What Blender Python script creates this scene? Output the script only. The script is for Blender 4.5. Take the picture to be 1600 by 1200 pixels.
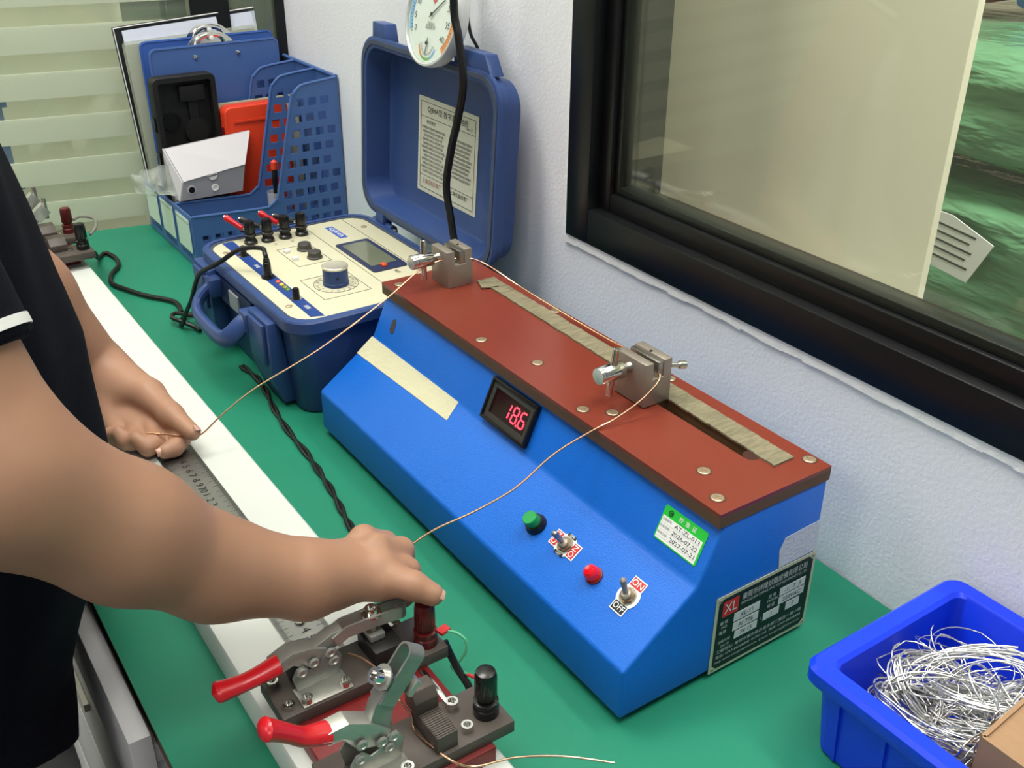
import bpy, bmesh, math, random
import numpy as np
from mathutils import Vector, Matrix, Quaternion
random.seed(7)
for _o in list(bpy.data.objects): bpy.data.objects.remove(_o)
SC = bpy.context.scene
COL = SC.collection
PI = math.pi

# ------------------------------------------------------------------ camera, world, lamps, exposure
cam_d = bpy.data.cameras.new('camera'); cam = bpy.data.objects.new('camera', cam_d); COL.objects.link(cam)
cam_d.sensor_width = 36.0; cam_d.sensor_fit = 'HORIZONTAL'; cam_d.lens = 36.0 * 1614.41 / 1600.0
cam_d.clip_start = 0.02; cam_d.clip_end = 60
_rt = Vector((0.56143, 0.82750, 0.00584)); _up = Vector((-0.39473, 0.26160, 0.88077)); _fw = Vector((-0.72732, 0.49680, -0.47350))
cam.matrix_world = Matrix(((_rt.x, _up.x, -_fw.x, 0.66804), (_rt.y, _up.y, -_fw.y, -0.58714), (_rt.z, _up.z, -_fw.z, 1.35275), (0, 0, 0, 1)))
SC.camera = cam
SC.view_settings.view_transform = 'Standard'
SC.view_settings.look = 'None'
SC.view_settings.gamma = 1.0
SC.view_settings.use_curve_mapping = False
SC.view_settings.exposure = 0.0
W = bpy.data.worlds.new('room_ambient'); SC.world = W; W.use_nodes = True
W.node_tree.nodes['Background'].inputs[0].default_value = (0.86, 0.92, 1.0, 1)
W.node_tree.nodes['Background'].inputs[1].default_value = 0.30
LAMPS = [  # ceiling panel lights: x, y, size x, size y, watts
    (-0.55, -0.55, 0.6, 1.2, 30), (0.75, -0.45, 0.6, 1.2, 15), (-0.55, -2.6, 0.6, 1.2, 10), (0.9, -2.6, 0.6, 1.2, 14),
    (-2.2, -1.0, 0.6, 1.2, 34), (0.60, 0.44, 1.2, 0.3, 60)]  # last one is an added, unseen lamp to brighten the store room bags
CEIL = 2.75
for (x, y, sx, sy, w) in LAMPS:
    l = bpy.data.lights.new('ceiling_panel_light', 'AREA'); l.shape = 'RECTANGLE'; l.size = sx; l.size_y = sy
    l.energy = w; l.color = (1.0, 0.98, 0.93)
    o = bpy.data.objects.new('ceiling_panel_light', l); o.location = (x, y, CEIL - 0.035); COL.objects.link(o)

# ------------------------------------------------------------------ helpers
def lin(c):
    c = c / 255.0
    return c / 12.92 if c <= 0.04045 else ((c + 0.055) / 1.055) ** 2.4
MATS = {}
def mat(name, rgb, rough=0.5, metal=0.0, var=0.06, vscale=30, bump=0.0, bscale=200, coat=0.0, trans=0.0, alpha=1.0, emit=0.0, spec=0.5, rgb2=None, sss=0.0, stretch=None, ior=1.45, bdist=0.002):
    if name in MATS: return MATS[name]
    m = bpy.data.materials.new(name); m.use_nodes = True; nt = m.node_tree; b = nt.nodes['Principled BSDF']
    col = (lin(rgb[0]), lin(rgb[1]), lin(rgb[2]), 1)
    tc = nt.nodes.new('ShaderNodeTexCoord'); mp = nt.nodes.new('ShaderNodeMapping'); nt.links.new(tc.outputs['Object'], mp.inputs[0])
    if stretch: mp.inputs['Scale'].default_value = stretch
    nz = nt.nodes.new('ShaderNodeTexNoise'); nz.inputs['Scale'].default_value = vscale; nz.inputs['Detail'].default_value = 4
    nt.links.new(mp.outputs[0], nz.inputs['Vector'])
    mx = nt.nodes.new('ShaderNodeMix'); mx.data_type = 'RGBA'
    c2 = tuple(lin(k) for k in rgb2) + (1,) if rgb2 else tuple(min(1, k * (1 + var)) for k in col[:3]) + (1,)
    mx.inputs[6].default_value = tuple(k * (1 - (0 if rgb2 else var)) for k in col[:3]) + (1,); mx.inputs[7].default_value = c2
    nt.links.new(nz.outputs[0], mx.inputs[0]); nt.links.new(mx.outputs[2], b.inputs['Base Color'])
    b.inputs['Roughness'].default_value = rough; b.inputs['Metallic'].default_value = metal
    b.inputs['Specular IOR Level'].default_value = spec; b.inputs['IOR'].default_value = ior
    b.inputs['Coat Weight'].default_value = coat; b.inputs['Coat Roughness'].default_value = 0.12
    b.inputs['Transmission Weight'].default_value = trans; b.inputs['Alpha'].default_value = alpha
    if sss:
        b.inputs['Subsurface Weight'].default_value = sss; b.inputs['Subsurface Radius'].default_value = (0.012, 0.005, 0.003); b.inputs['Subsurface Scale'].default_value = 0.6
    if emit:
        b.inputs['Emission Color'].default_value = col; b.inputs['Emission Strength'].default_value = emit
    if bump:
        n2 = nt.nodes.new('ShaderNodeTexNoise'); n2.inputs['Scale'].default_value = bscale; n2.inputs['Detail'].default_value = 3
        nt.links.new(mp.outputs[0], n2.inputs['Vector'])
        bp = nt.nodes.new('ShaderNodeBump'); bp.inputs['Strength'].default_value = bump; bp.inputs['Distance'].default_value = bdist
        nt.links.new(n2.outputs[0], bp.inputs['Height']); nt.links.new(bp.outputs[0], b.inputs['Normal'])
    MATS[name] = m
    return m
def glassmat(name, rgb, rough=0.02, refl=0.08, op=0.1, milky=False):
    """thin clear sheet: mostly transparent, a little tinted body and a Fresnel reflection"""
    m = bpy.data.materials.new(name); m.use_nodes = True; nt = m.node_tree; nt.nodes.clear()
    out = nt.nodes.new('ShaderNodeOutputMaterial'); tr = nt.nodes.new('ShaderNodeBsdfTransparent'); di = nt.nodes.new('ShaderNodeBsdfDiffuse')
    gl = nt.nodes.new('ShaderNodeBsdfGlossy'); lw = nt.nodes.new('ShaderNodeLayerWeight'); lw.inputs[0].default_value = 0.5
    pw = nt.nodes.new('ShaderNodeMath'); pw.operation = 'POWER'; pw.inputs[1].default_value = 4.0; nt.links.new(lw.outputs['Facing'], pw.inputs[0])
    fr = nt.nodes.new('ShaderNodeMath'); fr.operation = 'MULTIPLY_ADD'; fr.inputs[1].default_value = 0.7; fr.inputs[2].default_value = refl * 0.5; nt.links.new(pw.outputs[0], fr.inputs[0])
    gl.inputs['Roughness'].default_value = rough
    di.inputs[0].default_value = tuple(lin(k) for k in rgb) + (1,); tr.inputs[0].default_value = (0.97, 0.99, 0.97, 1)
    m1 = nt.nodes.new('ShaderNodeMixShader'); m1.inputs[0].default_value = op
    if milky:
        tl = nt.nodes.new('ShaderNodeBsdfTranslucent'); tl.inputs[0].default_value = di.inputs[0].default_value
        mm = nt.nodes.new('ShaderNodeMixShader'); mm.inputs[0].default_value = 0.6; nt.links.new(di.outputs[0], mm.inputs[1]); nt.links.new(tl.outputs[0], mm.inputs[2]); di = mm
    m2 = nt.nodes.new('ShaderNodeMixShader')
    nt.links.new(tr.outputs[0], m1.inputs[1]); nt.links.new(di.outputs[0], m1.inputs[2])
    nt.links.new(fr.outputs[0], m2.inputs[0]); nt.links.new(m1.outputs[0], m2.inputs[1]); nt.links.new(gl.outputs[0], m2.inputs[2]); nt.links.new(m2.outputs[0], out.inputs[0])
    MATS[name] = m
    return m

def wloc(p):
    v = Vector((0, 0, 0))
    while p is not None: v += p.location; p = p.parent
    return v
def tag(o, label=None, cat=None, group=None, kind=None):
    if label: o['label'] = label
    if cat: o['category'] = cat
    if group: o['group'] = group
    if kind: o['kind'] = kind
    return o
def thing(name, loc, label, cat, group=None):
    o = bpy.data.objects.new(name, None); o.location = loc; o.empty_display_size = 0.03; COL.objects.link(o)
    return tag(o, label, cat, group)
def link(name, me, material, parent=None, loc=None):
    """me holds world coordinates; they become local to the object's own place"""
    o = bpy.data.objects.new(name, me)
    if material is not None: me.materials.append(material)
    n = len(me.vertices); a = np.empty(n * 3); me.vertices.foreach_get('co', a); a = a.reshape(-1, 3)
    if loc is None:
        loc = Vector(((a[:, 0].min() + a[:, 0].max()) / 2, (a[:, 1].min() + a[:, 1].max()) / 2, a[:, 2].min())) if n else Vector((0, 0, 0))
    loc = Vector(loc)
    a -= np.array(loc); me.vertices.foreach_set('co', a.ravel()); me.update()
    o.location = loc - wloc(parent) if parent else loc
    o.parent = parent
    COL.objects.link(o)
    return o
def rrect(hx, hy, r, n=5):
    pts = []
    for (sx, sy, a0) in ((1, 1, 0), (-1, 1, 90), (-1, -1, 180), (1, -1, 270)):
        for k in range(n + 1):
            a = math.radians(a0 + 90 * k / n); pts.append((sx * (hx - r) + r * math.cos(a), sy * (hy - r) + r * math.sin(a)))
    return pts
def smooth_path(pts, k=6):
    P = [Vector(p) for p in pts]; out = []
    for i in range(len(P) - 1):
        p0 = P[i - 1] if i else P[0] * 2 - P[1]; p1 = P[i]; p2 = P[i + 1]; p3 = P[i + 2] if i + 2 < len(P) else P[-1] * 2 - P[-2]
        for j in range(k):
            t = j / k
            out.append(0.5 * ((2 * p1) + (p2 - p0) * t + (2 * p0 - 5 * p1 + 4 * p2 - p3) * t * t + (3 * p1 - p0 - 3 * p2 + p3) * t ** 3))
    out.append(P[-1]); return out
class MB:
    def __init__(s, M=None): s.v = []; s.f = []; s.M = M
    def add(s, vs, fs):
        b = len(s.v)
        for q in vs:
            q = Vector(q); s.v.append(tuple(s.M @ q) if s.M is not None else tuple(q))
        s.f += [tuple(i + b for i in f) for f in fs]; return s
    def box(s, x0, x1, y0, y1, z0, z1):
        return s.add([(x0, y0, z0), (x1, y0, z0), (x1, y1, z0), (x0, y1, z0), (x0, y0, z1), (x1, y0, z1), (x1, y1, z1), (x0, y1, z1)],
                     [(0, 3, 2, 1), (4, 5, 6, 7), (0, 1, 5, 4), (1, 2, 6, 5), (2, 3, 7, 6), (3, 0, 4, 7)])
    def bar(s, a, b, w, h, up=(0, 0, 1)):
        a = Vector(a); b = Vector(b); d = (b - a).normalized(); u = Vector(up); r = d.cross(u).normalized(); u = r.cross(d)
        vs = []
        for p in (a, b):
            for (i, j) in ((-1, -1), (1, -1), (1, 1), (-1, 1)): vs.append(p + r * (i * w / 2) + u * (j * h / 2))
        return s.add(vs, [(0, 1, 2, 3), (7, 6, 5, 4), (0, 4, 5, 1), (1, 5, 6, 2), (2, 6, 7, 3), (3, 7, 4, 0)])
    def rings(s, rings, cap0=True, cap1=True, close=False):
        n = len(rings[0]); vs = [p for r in rings for p in r]; fs = []; m = len(rings)
        for i in range(m if close else m - 1):
            a = i * n; b = ((i + 1) % m) * n
            for j in range(n): k = (j + 1) % n; fs.append((a + j, a + k, b + k, b + j))
        if not close:
            if cap0: fs.append(tuple(range(n))[::-1])
            if cap1: fs.append(tuple(range((m - 1) * n, m * n)))
        return s.add(vs, fs)
    def cyl(s, a, b, r0, r1=None, n=16):
        r1 = r0 if r1 is None else r1
        return s.lathe([(r0, 0), (r1, (Vector(b) - Vector(a)).length)], a, Vector(b) - Vector(a), n)
    def lathe(s, prof, o, ax=(0, 0, 1), n=20):
        o = Vector(o); ax = Vector(ax).normalized(); u = ax.orthogonal().normalized(); w = ax.cross(u); R = []
        for (r, h) in prof:
            r = max(r, 1e-6)
            R.append([o + ax * h + u * (r * math.cos(2 * PI * k / n)) + w * (r * math.sin(2 * PI * k / n)) for k in range(n)])
        return s.rings(R)
    def tube(s, pts, r, n=8, k=0, flat=1.0):
        P = smooth_path(pts, k) if k else [Vector(p) for p in pts]
        m = len(P); t0 = (P[1] - P[0]).normalized(); u = t0.orthogonal().normalized(); R = []
        for i in range(m):
            t = (P[min(i + 1, m - 1)] - P[max(i - 1, 0)]).normalized()
            u = (u - t * u.dot(t))
            u = u.normalized() if u.length > 1e-6 else t.orthogonal().normalized()
            w = t.cross(u); rr = r[min(i * len(r) // m, len(r) - 1)] if isinstance(r, (list, tuple)) else r
            R.append([P[i] + u * (rr * math.cos(2 * PI * j / n)) + w * (flat * rr * math.sin(2 * PI * j / n)) for j in range(n)])
        return s.rings(R)
    def prism(s, poly, o, u, v, h):
        o = Vector(o); u = Vector(u).normalized(); v = Vector(v).normalized(); w = u.cross(v)
        A = [o + u * a + v * b for a, b in poly]; B = [p + w * h for p in A]
        return s.rings([A, B])
    def mesh(s, name, bevel=0, seg=2, ang=34):
        me = bpy.data.meshes.new(name); me.from_pydata(s.v, [], s.f); me.update()
        bm = bmesh.new(); bm.from_mesh(me)
        bmesh.ops.recalc_face_normals(bm, faces=bm.faces)
        if bevel:
            es = [e for e in bm.edges if len(e.link_faces) == 2 and e.calc_face_angle(0) > 0.5]
            bmesh.ops.bevel(bm, geom=es, offset=bevel, segments=seg, affect='EDGES', profile=0.5, clamp_overlap=True)
        bm.to_mesh(me); bm.free()
        me.polygons.foreach_set('use_smooth', [True] * len(me.polygons)); me.set_sharp_from_angle(angle=math.radians(ang))
        return me
    def build(s, name, material, parent=None, bevel=0, seg=2, loc=None, ang=34):
        return link(name, s.mesh(name, bevel, seg, ang), material, parent, loc)
def holed(outer, holes, o, u, v, h, name, material, parent=None):
    """a sheet with real holes: polygon outlines in the plane (u, v) at o, thickness h along u x v"""
    o = Vector(o); u = Vector(u).normalized(); v = Vector(v).normalized(); w = u.cross(v)
    bm = bmesh.new(); es = []
    for poly in [outer] + holes:
        vs = [bm.verts.new(o + u * a + v * b) for a, b in poly]
        es += [bm.edges.new((vs[i], vs[(i + 1) % len(vs)])) for i in range(len(vs))]
    bmesh.ops.triangle_fill(bm, edges=es, use_beauty=True)
    r = bmesh.ops.extrude_face_region(bm, geom=list(bm.faces))
    bmesh.ops.translate(bm, verts=[e for e in r['geom'] if isinstance(e, bmesh.types.BMVert)], vec=w * h)
    bmesh.ops.recalc_face_normals(bm, faces=bm.faces)
    me = bpy.data.meshes.new(name); bm.to_mesh(me); bm.free()
    return link(name, me, material, parent)
def text(body, material, parent, o, u, v, size, align='CENTER', depth=0.0002, name='lettering', width=None):
    cu = bpy.data.curves.new('t', 'FONT'); cu.body = body; cu.size = size; cu.align_x = align; cu.align_y = 'CENTER'; cu.resolution_u = 2
    ob = bpy.data.objects.new('t', cu); COL.objects.link(ob)
    dg = bpy.context.evaluated_depsgraph_get(); me = bpy.data.meshes.new_from_object(ob.evaluated_get(dg))
    COL.objects.unlink(ob); bpy.data.objects.remove(ob); bpy.data.curves.remove(cu)
    me.name = name; n = len(me.vertices)
    if n == 0: return None
    a = np.empty(n * 3); me.vertices.foreach_get('co', a); a = a.reshape(-1, 3)
    if width:
        ext = a[:, 0].max() - a[:, 0].min(); a[:, 0] *= width / ext
    u = Vector(u).normalized(); v = Vector(v).normalized(); w = u.cross(v); o = Vector(o) + w * depth
    q = np.array(o)[None] + a[:, :1] * np.array(u)[None] + a[:, 1:2] * np.array(v)[None]
    me.vertices.foreach_set('co', q.ravel()); me.update(); me.materials.clear()
    return link(name, me, material, parent)
def basis(o, u, v):
    u = Vector(u).normalized(); v = Vector(v).normalized(); w = u.cross(v)
    return Matrix(((u.x, v.x, w.x, o[0]), (u.y, v.y, w.y, o[1]), (u.z, v.z, w.z, o[2]), (0, 0, 0, 1)))
X = Vector((1, 0, 0)); Y = Vector((0, 1, 0)); Z = Vector((0, 0, 1))

# ------------------------------------------------------------------ materials
m_wall = mat('white_wall_plaster', (232, 233, 236), 0.85, bump=0.26, bscale=260, var=0.02)
m_ceil = mat('ceiling_white', (235, 235, 232), 0.9)
m_floor = mat('grey_floor_tile', (120, 120, 118), 0.6, var=0.15, vscale=12)
m_green = mat('green_rubber_mat', (28, 121, 94), 0.48, spec=0.35, var=0.05, vscale=14, bump=0.05, bscale=900)
m_brownedge = mat('brown_board_edge', (92, 62, 46), 0.6, var=0.2)
m_blackframe = mat('black_window_frame', (14, 15, 17), 0.35, var=0.1, vscale=60)
m_caulk = mat('white_caulk', (240, 240, 238), 0.7, bump=0.5, bscale=150)
m_glass = glassmat('clear_window_glass', (200, 205, 180), 0.02, 0.1, 0.04)
m_cream = mat('cream_painted_board', (248, 240, 212), 0.7, var=0.03, vscale=3)
m_frost = glassmat('frosted_film', (226, 230, 216), 0.35, 0.05, 0.9, True)
m_partglass = glassmat('partition_glass', (200, 215, 190), 0.02, 0.1, 0.10)
m_mblue = mat('blue_powder_coat', (14, 100, 200), 0.40, var=0.04, vscale=20, bump=0.16, bscale=700)
m_black = mat('black_plastic', (16, 16, 17), 0.4, var=0.1)
m_rubber = mat('black_cable_rubber', (15, 15, 16), 0.45)
m_bake = mat('red_brown_bakelite', (116, 50, 37), 0.26, var=0.09, vscale=9, bump=0.03)
m_bakecore = mat('brown_bakelite_core', (92, 66, 42), 0.6, var=0.25, vscale=40, stretch=(1, 1, 18))
m_steel = mat('brushed_steel', (168, 164, 156), 0.34, 1.0, var=0.12, vscale=80, bump=0.05, bscale=400)
m_chrome = mat('bright_steel', (215, 214, 210), 0.14, 1.0, var=0.05)
m_darksteel = mat('dull_vise_steel', (150, 141, 130), 0.42, 0.55, var=0.12, vscale=70)
m_strip = mat('grey_abrasive_tape', (78, 72, 54), 0.8, rgb2=(150, 142, 114), vscale=190, bump=1.0, bscale=300, stretch=(1.6, .35, 1))
m_copper = mat('copper_wire', (216, 170, 138), 0.25, 1.0)
m_white = mat('white_sheet', (238, 238, 234), 0.6, var=0.02)
m_beam = mat('white_beam_paint', (204, 207, 200), 0.5, var=0.03, vscale=8)
m_ruler = mat('ruler_steel', (150, 150, 146), 0.36, 0.9, var=0.1, vscale=90)
m_ink = mat('black_ink', (20, 20, 22), 0.6)
m_redgrip = mat('red_vinyl_grip', (196, 22, 34), 0.3, var=0.05, coat=0.3)
m_barbake = mat('dark_grey_insulating_bar', (80, 72, 66), 0.5, var=0.12, vscale=40)
m_darkred = mat('dark_red_board', (112, 24, 24), 0.45, var=0.1)
m_postred = mat('dark_red_post', (84, 22, 22), 0.3, coat=0.2)
m_case = mat('navy_case_plastic', (46, 70, 122), 0.38, var=0.05, vscale=25, bump=0.05, bscale=700)
m_caseseal = mat('grey_rubber_seal', (62, 72, 92), 0.6)
m_panel = mat('cream_panel', (200, 196, 168), 0.45, var=0.02)
m_pblue = mat('panel_blue_print', (30, 62, 130), 0.4)
m_rack = mat('rack_blue_plastic', (68, 98, 152), 0.38, var=0.05)
m_clip = mat('clipboard_blue', (70, 100, 158), 0.35, var=0.03)
m_clip2 = mat('clipboard_blue_dark', (60, 96, 168), 0.35, var=0.03)
m_boxwhite = mat('white_card_box', (196, 193, 196), 0.45, var=0.02)
m_boxgrey = mat('grey_card_front', (158, 156, 160), 0.45)
m_redcase = mat('orange_red_plastic', (214, 62, 32), 0.35, var=0.05)
m_label = mat('pale_green_label', (208, 226, 208), 0.5, var=0.02)
m_bin = mat('royal_blue_bin', (16, 56, 224), 0.32, var=0.04, vscale=15)
m_scrap = mat('tinned_wire', (222, 222, 220), 0.22, 1.0, var=0.08)
m_card = mat('cardboard', (152, 120, 90), 0.8, var=0.08, vscale=40, bump=0.2, bscale=80, stretch=(1, 6, 1))
m_tape = mat('yellowed_tape', (196, 192, 160), 0.7, var=0.05, vscale=50, bump=0.2)
LKY = .045
# ================================================================== SETTING
T = 0.75
def struct(o): o['kind'] = 'structure'; return o
struct(MB().box(-4, 3, -4, 3.2, -0.05, 0).build('floor', m_floor))
struct(MB().box(-4, 3, -4, 3.2, CEIL, CEIL + 0.05).build('ceiling', m_ceil))
for (x, y, sx, sy, w) in LAMPS:
    t = thing('ceiling_lamp', (x, y, CEIL - 0.03), 'square-edged white ceiling panel lamp %s' % ('over the %s' % ('far end of the workbench' if x == -0.55 and y > -1 else 'near end of the workbench' if x == 0.75 else 'room behind the frosted glass' if x == -2.2 else 'store room behind the window, added to brighten the bags' if y > .3 else 'person from behind' if x == -0.55 else 'aisle behind the near end')), 'lamp', 'ceiling panel lamps')
    fr = MB()
    fr.box(x - sx / 2 - .02, x + sx / 2 + .02, y - sy / 2 - .02, y - sy / 2, CEIL - .03, CEIL); fr.box(x - sx / 2 - .02, x + sx / 2 + .02, y + sy / 2, y + sy / 2 + .02, CEIL - .03, CEIL)
    fr.box(x - sx / 2 - .02, x - sx / 2, y - sy / 2, y + sy / 2, CEIL - .03, CEIL); fr.box(x + sx / 2, x + sx / 2 + .02, y - sy / 2, y + sy / 2, CEIL - .03, CEIL)
    fr.build('frame', m_white, t)
    MB().box(x - sx / 2, x + sx / 2, y - sy / 2, y + sy / 2, CEIL - .012, CEIL - .004).build('diffuser', mat('lit_diffuser', (255, 250, 238), 0.6, emit=2.0), t)
# back wall turned by about a degree against the bench: y = YW(x)
def YW(x): return 0.0945 - 0.0185 * x
def wq(x0, x1, z0, z1, th=0.11):
    return [(x0, YW(x0), z0), (x1, YW(x1), z0), (x1, YW(x1) + th, z0), (x0, YW(x0) + th, z0), (x0, YW(x0), z1), (x1, YW(x1), z1), (x1, YW(x1) + th, z1), (x0, YW(x0) + th, z1)]
BF = [(0, 3, 2, 1), (4, 5, 6, 7), (0, 1, 5, 4), (1, 2, 6, 5), (2, 3, 7, 6), (3, 0, 4, 7)]
wb = MB()
XW0, XW1, ZW0, ZW1 = -0.222, 1.35, 0.947, 2.05
wb.add(wq(-1.04, XW0, 0, CEIL), BF); wb.add(wq(XW0, XW1, 0, ZW0), BF); wb.add(wq(XW0, XW1, ZW1, CEIL), BF); wb.add(wq(XW1, 3.0, 0, CEIL), BF)
struct(wb.build('wall_back', m_wall, loc=(0, YW(0), 0)))
# window: caulk line, outer frame, stepped bead, pane
win = bpy.data.objects.new('window_1', None); win.location = (0.5, YW(.5), ZW0); COL.objects.link(win); struct(win)
def wframe(name, x0, x1, z0, z1, w, yo0, yo1, material, bev=0.0015):
    for (a, b, c, d) in ((x0, x0 + w, z0, z1), (x1 - w, x1, z0, z1), (x0 + w, x1 - w, z0, z0 + w), (x0 + w, x1 - w, z1 - w, z1)):
        MB().add([(a, YW(a) + yo0, c), (b, YW(b) + yo0, c), (b, YW(b) + yo1, c), (a, YW(a) + yo1, c), (a, YW(a) + yo0, d), (b, YW(b) + yo0, d), (b, YW(b) + yo1, d), (a, YW(a) + yo1, d)], BF).build(name, material, win, bevel=bev)
wframe('frame_member', XW0, XW1, ZW0, ZW1, 0.040, -0.006, 0.1, m_blackframe)
wframe('bead', XW0 + .04, XW1 - .04, ZW0 + .04, ZW1 - .04, 0.020, 0.008, 0.030, m_blackframe)
wframe('glazing_gasket', XW0 + .06, XW1 - .06, ZW0 + .06, ZW1 - .06, 0.009, 0.014, 0.034, mat('dark_gasket', (26, 30, 26), 0.3))
ca = MB()
for i in range(60):
    x = XW0 - .006 + i * .026; r = random.uniform(-.0015, .0015)
    ca.add([(x, YW(x) - .0035, ZW0 - .010 + r), (x + .026, YW(x) - .0035, ZW0 - .010 + random.uniform(-.0015, .0015)), (x + .026, YW(x) - .0035, ZW0 + .002), (x, YW(x) - .0035, ZW0 + .002), (x, YW(x) + .004, ZW0 - .010 + r), (x + .026, YW(x) + .004, ZW0 - .010), (x + .026, YW(x) + .004, ZW0 + .002), (x, YW(x) + .004, ZW0 + .002)], [(0, 1, 2, 3), (4, 7, 6, 5), (0, 4, 5, 1), (3, 2, 6, 7)])
for i in range(44):
    z = ZW0 - .008 + i * .025
    ca.add([(XW0 - .0065, YW(XW0) - .0035, z), (XW0 + .001, YW(XW0) - .0035, z), (XW0 + .001, YW(XW0) - .0035, z + .025), (XW0 - .0065, YW(XW0) - .0035, z + .025), (XW0 - .0065, YW(XW0) + .004, z), (XW0 - .0065, YW(XW0) + .004, z + .025)], [(0, 1, 2, 3), (0, 3, 5, 4)])
ca.build('caulk_line', m_caulk, win)
xa, xb = XW0 + .06, XW1 - .06
MB().add([(xa, YW(xa) + .022, ZW0 + .06), (xb, YW(xb) + .022, ZW0 + .06), (xb, YW(xb) + .022, ZW1 - .06), (xa, YW(xa) + .022, ZW1 - .06), (xa, YW(xa) + .026, ZW0 + .06), (xb, YW(xb) + .026, ZW0 + .06), (xb, YW(xb) + .026, ZW1 - .06), (xa, YW(xa) + .026, ZW1 - .06)],
         [(0, 1, 2, 3), (7, 6, 5, 4), (0, 4, 5, 1), (1, 5, 6, 2), (2, 6, 7, 3), (3, 7, 4, 0)]).build('pane', m_glass, win)
# store room beyond the window: cream partition, far wall
struct(MB().box(-2.6, 0.101, 0.298, 0.308, 0, 2.3).build('wall_cream', m_cream))
struct(MB().box(-2.6, 3.0, 2.2, 2.3, 0, CEIL).build('wall_store', m_cream))
# frosted glass partition closing the far end of the bench
PA = Vector((-1.040, 0.114, 0)); PB = Vector((-1.118, -0.27, 0)); PD = (PB - PA).normalized(); PN = Vector((-PD.y, PD.x, 0))
if PN.x < 0: PN = -PN            # towards the bench
part_ = bpy.data.objects.new('wall_left', None); part_.location = PA; COL.objects.link(part_); struct(part_)
def pbox(s0, s1, d0, d1, z0, z1, name, material, bevel=0):
    vs = []
    for z in (z0, z1):
        for (s, d) in ((s0, d0), (s1, d0), (s1, d1), (s0, d1)): q = PA + PD * s + PN * d; vs.append((q.x, q.y, z))
    return MB().add(vs, BF).build(name, material, part_, bevel=bevel)
pbox(0.0, 0.016, -.03, .008, 0, CEIL, 'frame_post', m_blackframe)
pbox(0.088, 0.150, -.05, .004, 0, CEIL, 'frame_post', m_blackframe)
pbox(1.9, 1.96, -.03, .01, 0, CEIL, 'frame_post', m_blackframe)
pbox(0.016, 0.088, -.014, -.008, .0, CEIL, 'pane', m_partglass)
pbox(0.150, 1.9, -.020, -.012, 0, CEIL, 'pane', m_partglass)
z = 0.691
while z < 2.3:
    pbox(0.155, 1.895, -.011, -.009, z, z + .0405, 'frosted_band', m_frost); z += .0695
# the far room behind that glass
struct(MB().box(-2.95, -2.85, -3.5, 0.8, 0, CEIL).build('wall_far', mat('pale_green_white_wall', (222, 226, 200), 0.8, var=0.02)))
def blue_crate(x, y, z, label):
    t = thing('blue_crate', (x, y, z), label, 'crate', 'blue crates behind the frosted glass')
    b = MB(); b.box(x - .15, x + .15, y - .2, y + .2, z, z + .012)
    for (a, c, d, e) in ((-.15, .15, -.2, -.19), (-.15, .15, .19, .2), (-.15, -.14, -.19, .19), (.14, .15, -.19, .19)): b.box(x + a, x + c, y + d, y + e, z + .012, z + .19)
    b.build('body', m_clip2, t); r = MB()
    for (a, c, d, e) in ((-.16, .16, -.21, -.2), (-.16, .16, .2, .21), (-.16, -.15, -.2, .2), (.15, .16, -.2, .2)): r.box(x + a, x + c, y + d, y + e, z + .165, z + .19)
    r.build('rim', m_clip, t)
for i, (lab) in enumerate(('lowest of the blue crates stacked behind the frosted glass', 'second blue crate up in the stack behind the frosted glass', 'third blue crate up in the stack behind the frosted glass', 'topmost blue crate in the stack behind the frosted glass')):
    blue_crate(-2.2, -0.40, i * .20, lab)
t = thing('picture_frame', (-1.62, -0.46, 0.70), 'brown wooden frame around white paper seen through the frosted glass', 'frame')
MB().box(-1.64, -1.62, -0.60, -0.335, .55, .56).box(-1.64, -1.62, -0.60, -0.335, .73, .745).box(-1.64, -1.62, -0.60, -0.588, .56, .73).box(-1.64, -1.62, -0.347, -0.335, .56, .73).build('frame', mat('brown_wood', (126, 84, 52), .5, var=.2), t)
MB().box(-1.637, -1.63, -0.588, -0.347, .56, .73).build('sheet', m_white, t)
lk = thing('darkening_locker', (-1.65, .16, 0), 'dark grey-green locker added behind the frosted glass to darken the gap beside the white wall', 'locker')  # invented locker, put in so the clear glass gap looks dark
m_lock = mat('darkening_locker_paint', (74, 82, 70), .5)
MB().box(-1.80, -1.50, LKY, .285, 0, 2.2).build('body', m_lock, lk, bevel=.004)
MB().box(-1.499, -1.488, LKY + .01, .275, .08, 2.15).build('door', m_lock, lk, bevel=.002)
MB().box(-1.488, -1.475, LKY + .05, LKY + .065, 1.0, 1.14).build('handle', m_steel, lk)
sd = thing('side_desk', (-1.7, -0.55, 0), 'pale desk behind the frosted glass', 'desk')
MB().box(-2.0, -1.5, -1.2, -0.25, .52, .55).build('tabletop', m_cream, sd)
for (a, b) in ((-1.97, -1.17), (-1.53, -1.17), (-1.97, -.28), (-1.53, -.28)): MB().box(a - .02, a + .02, b - .02, b + .02, 0, .52).build('leg', m_steel, sd)

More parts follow.
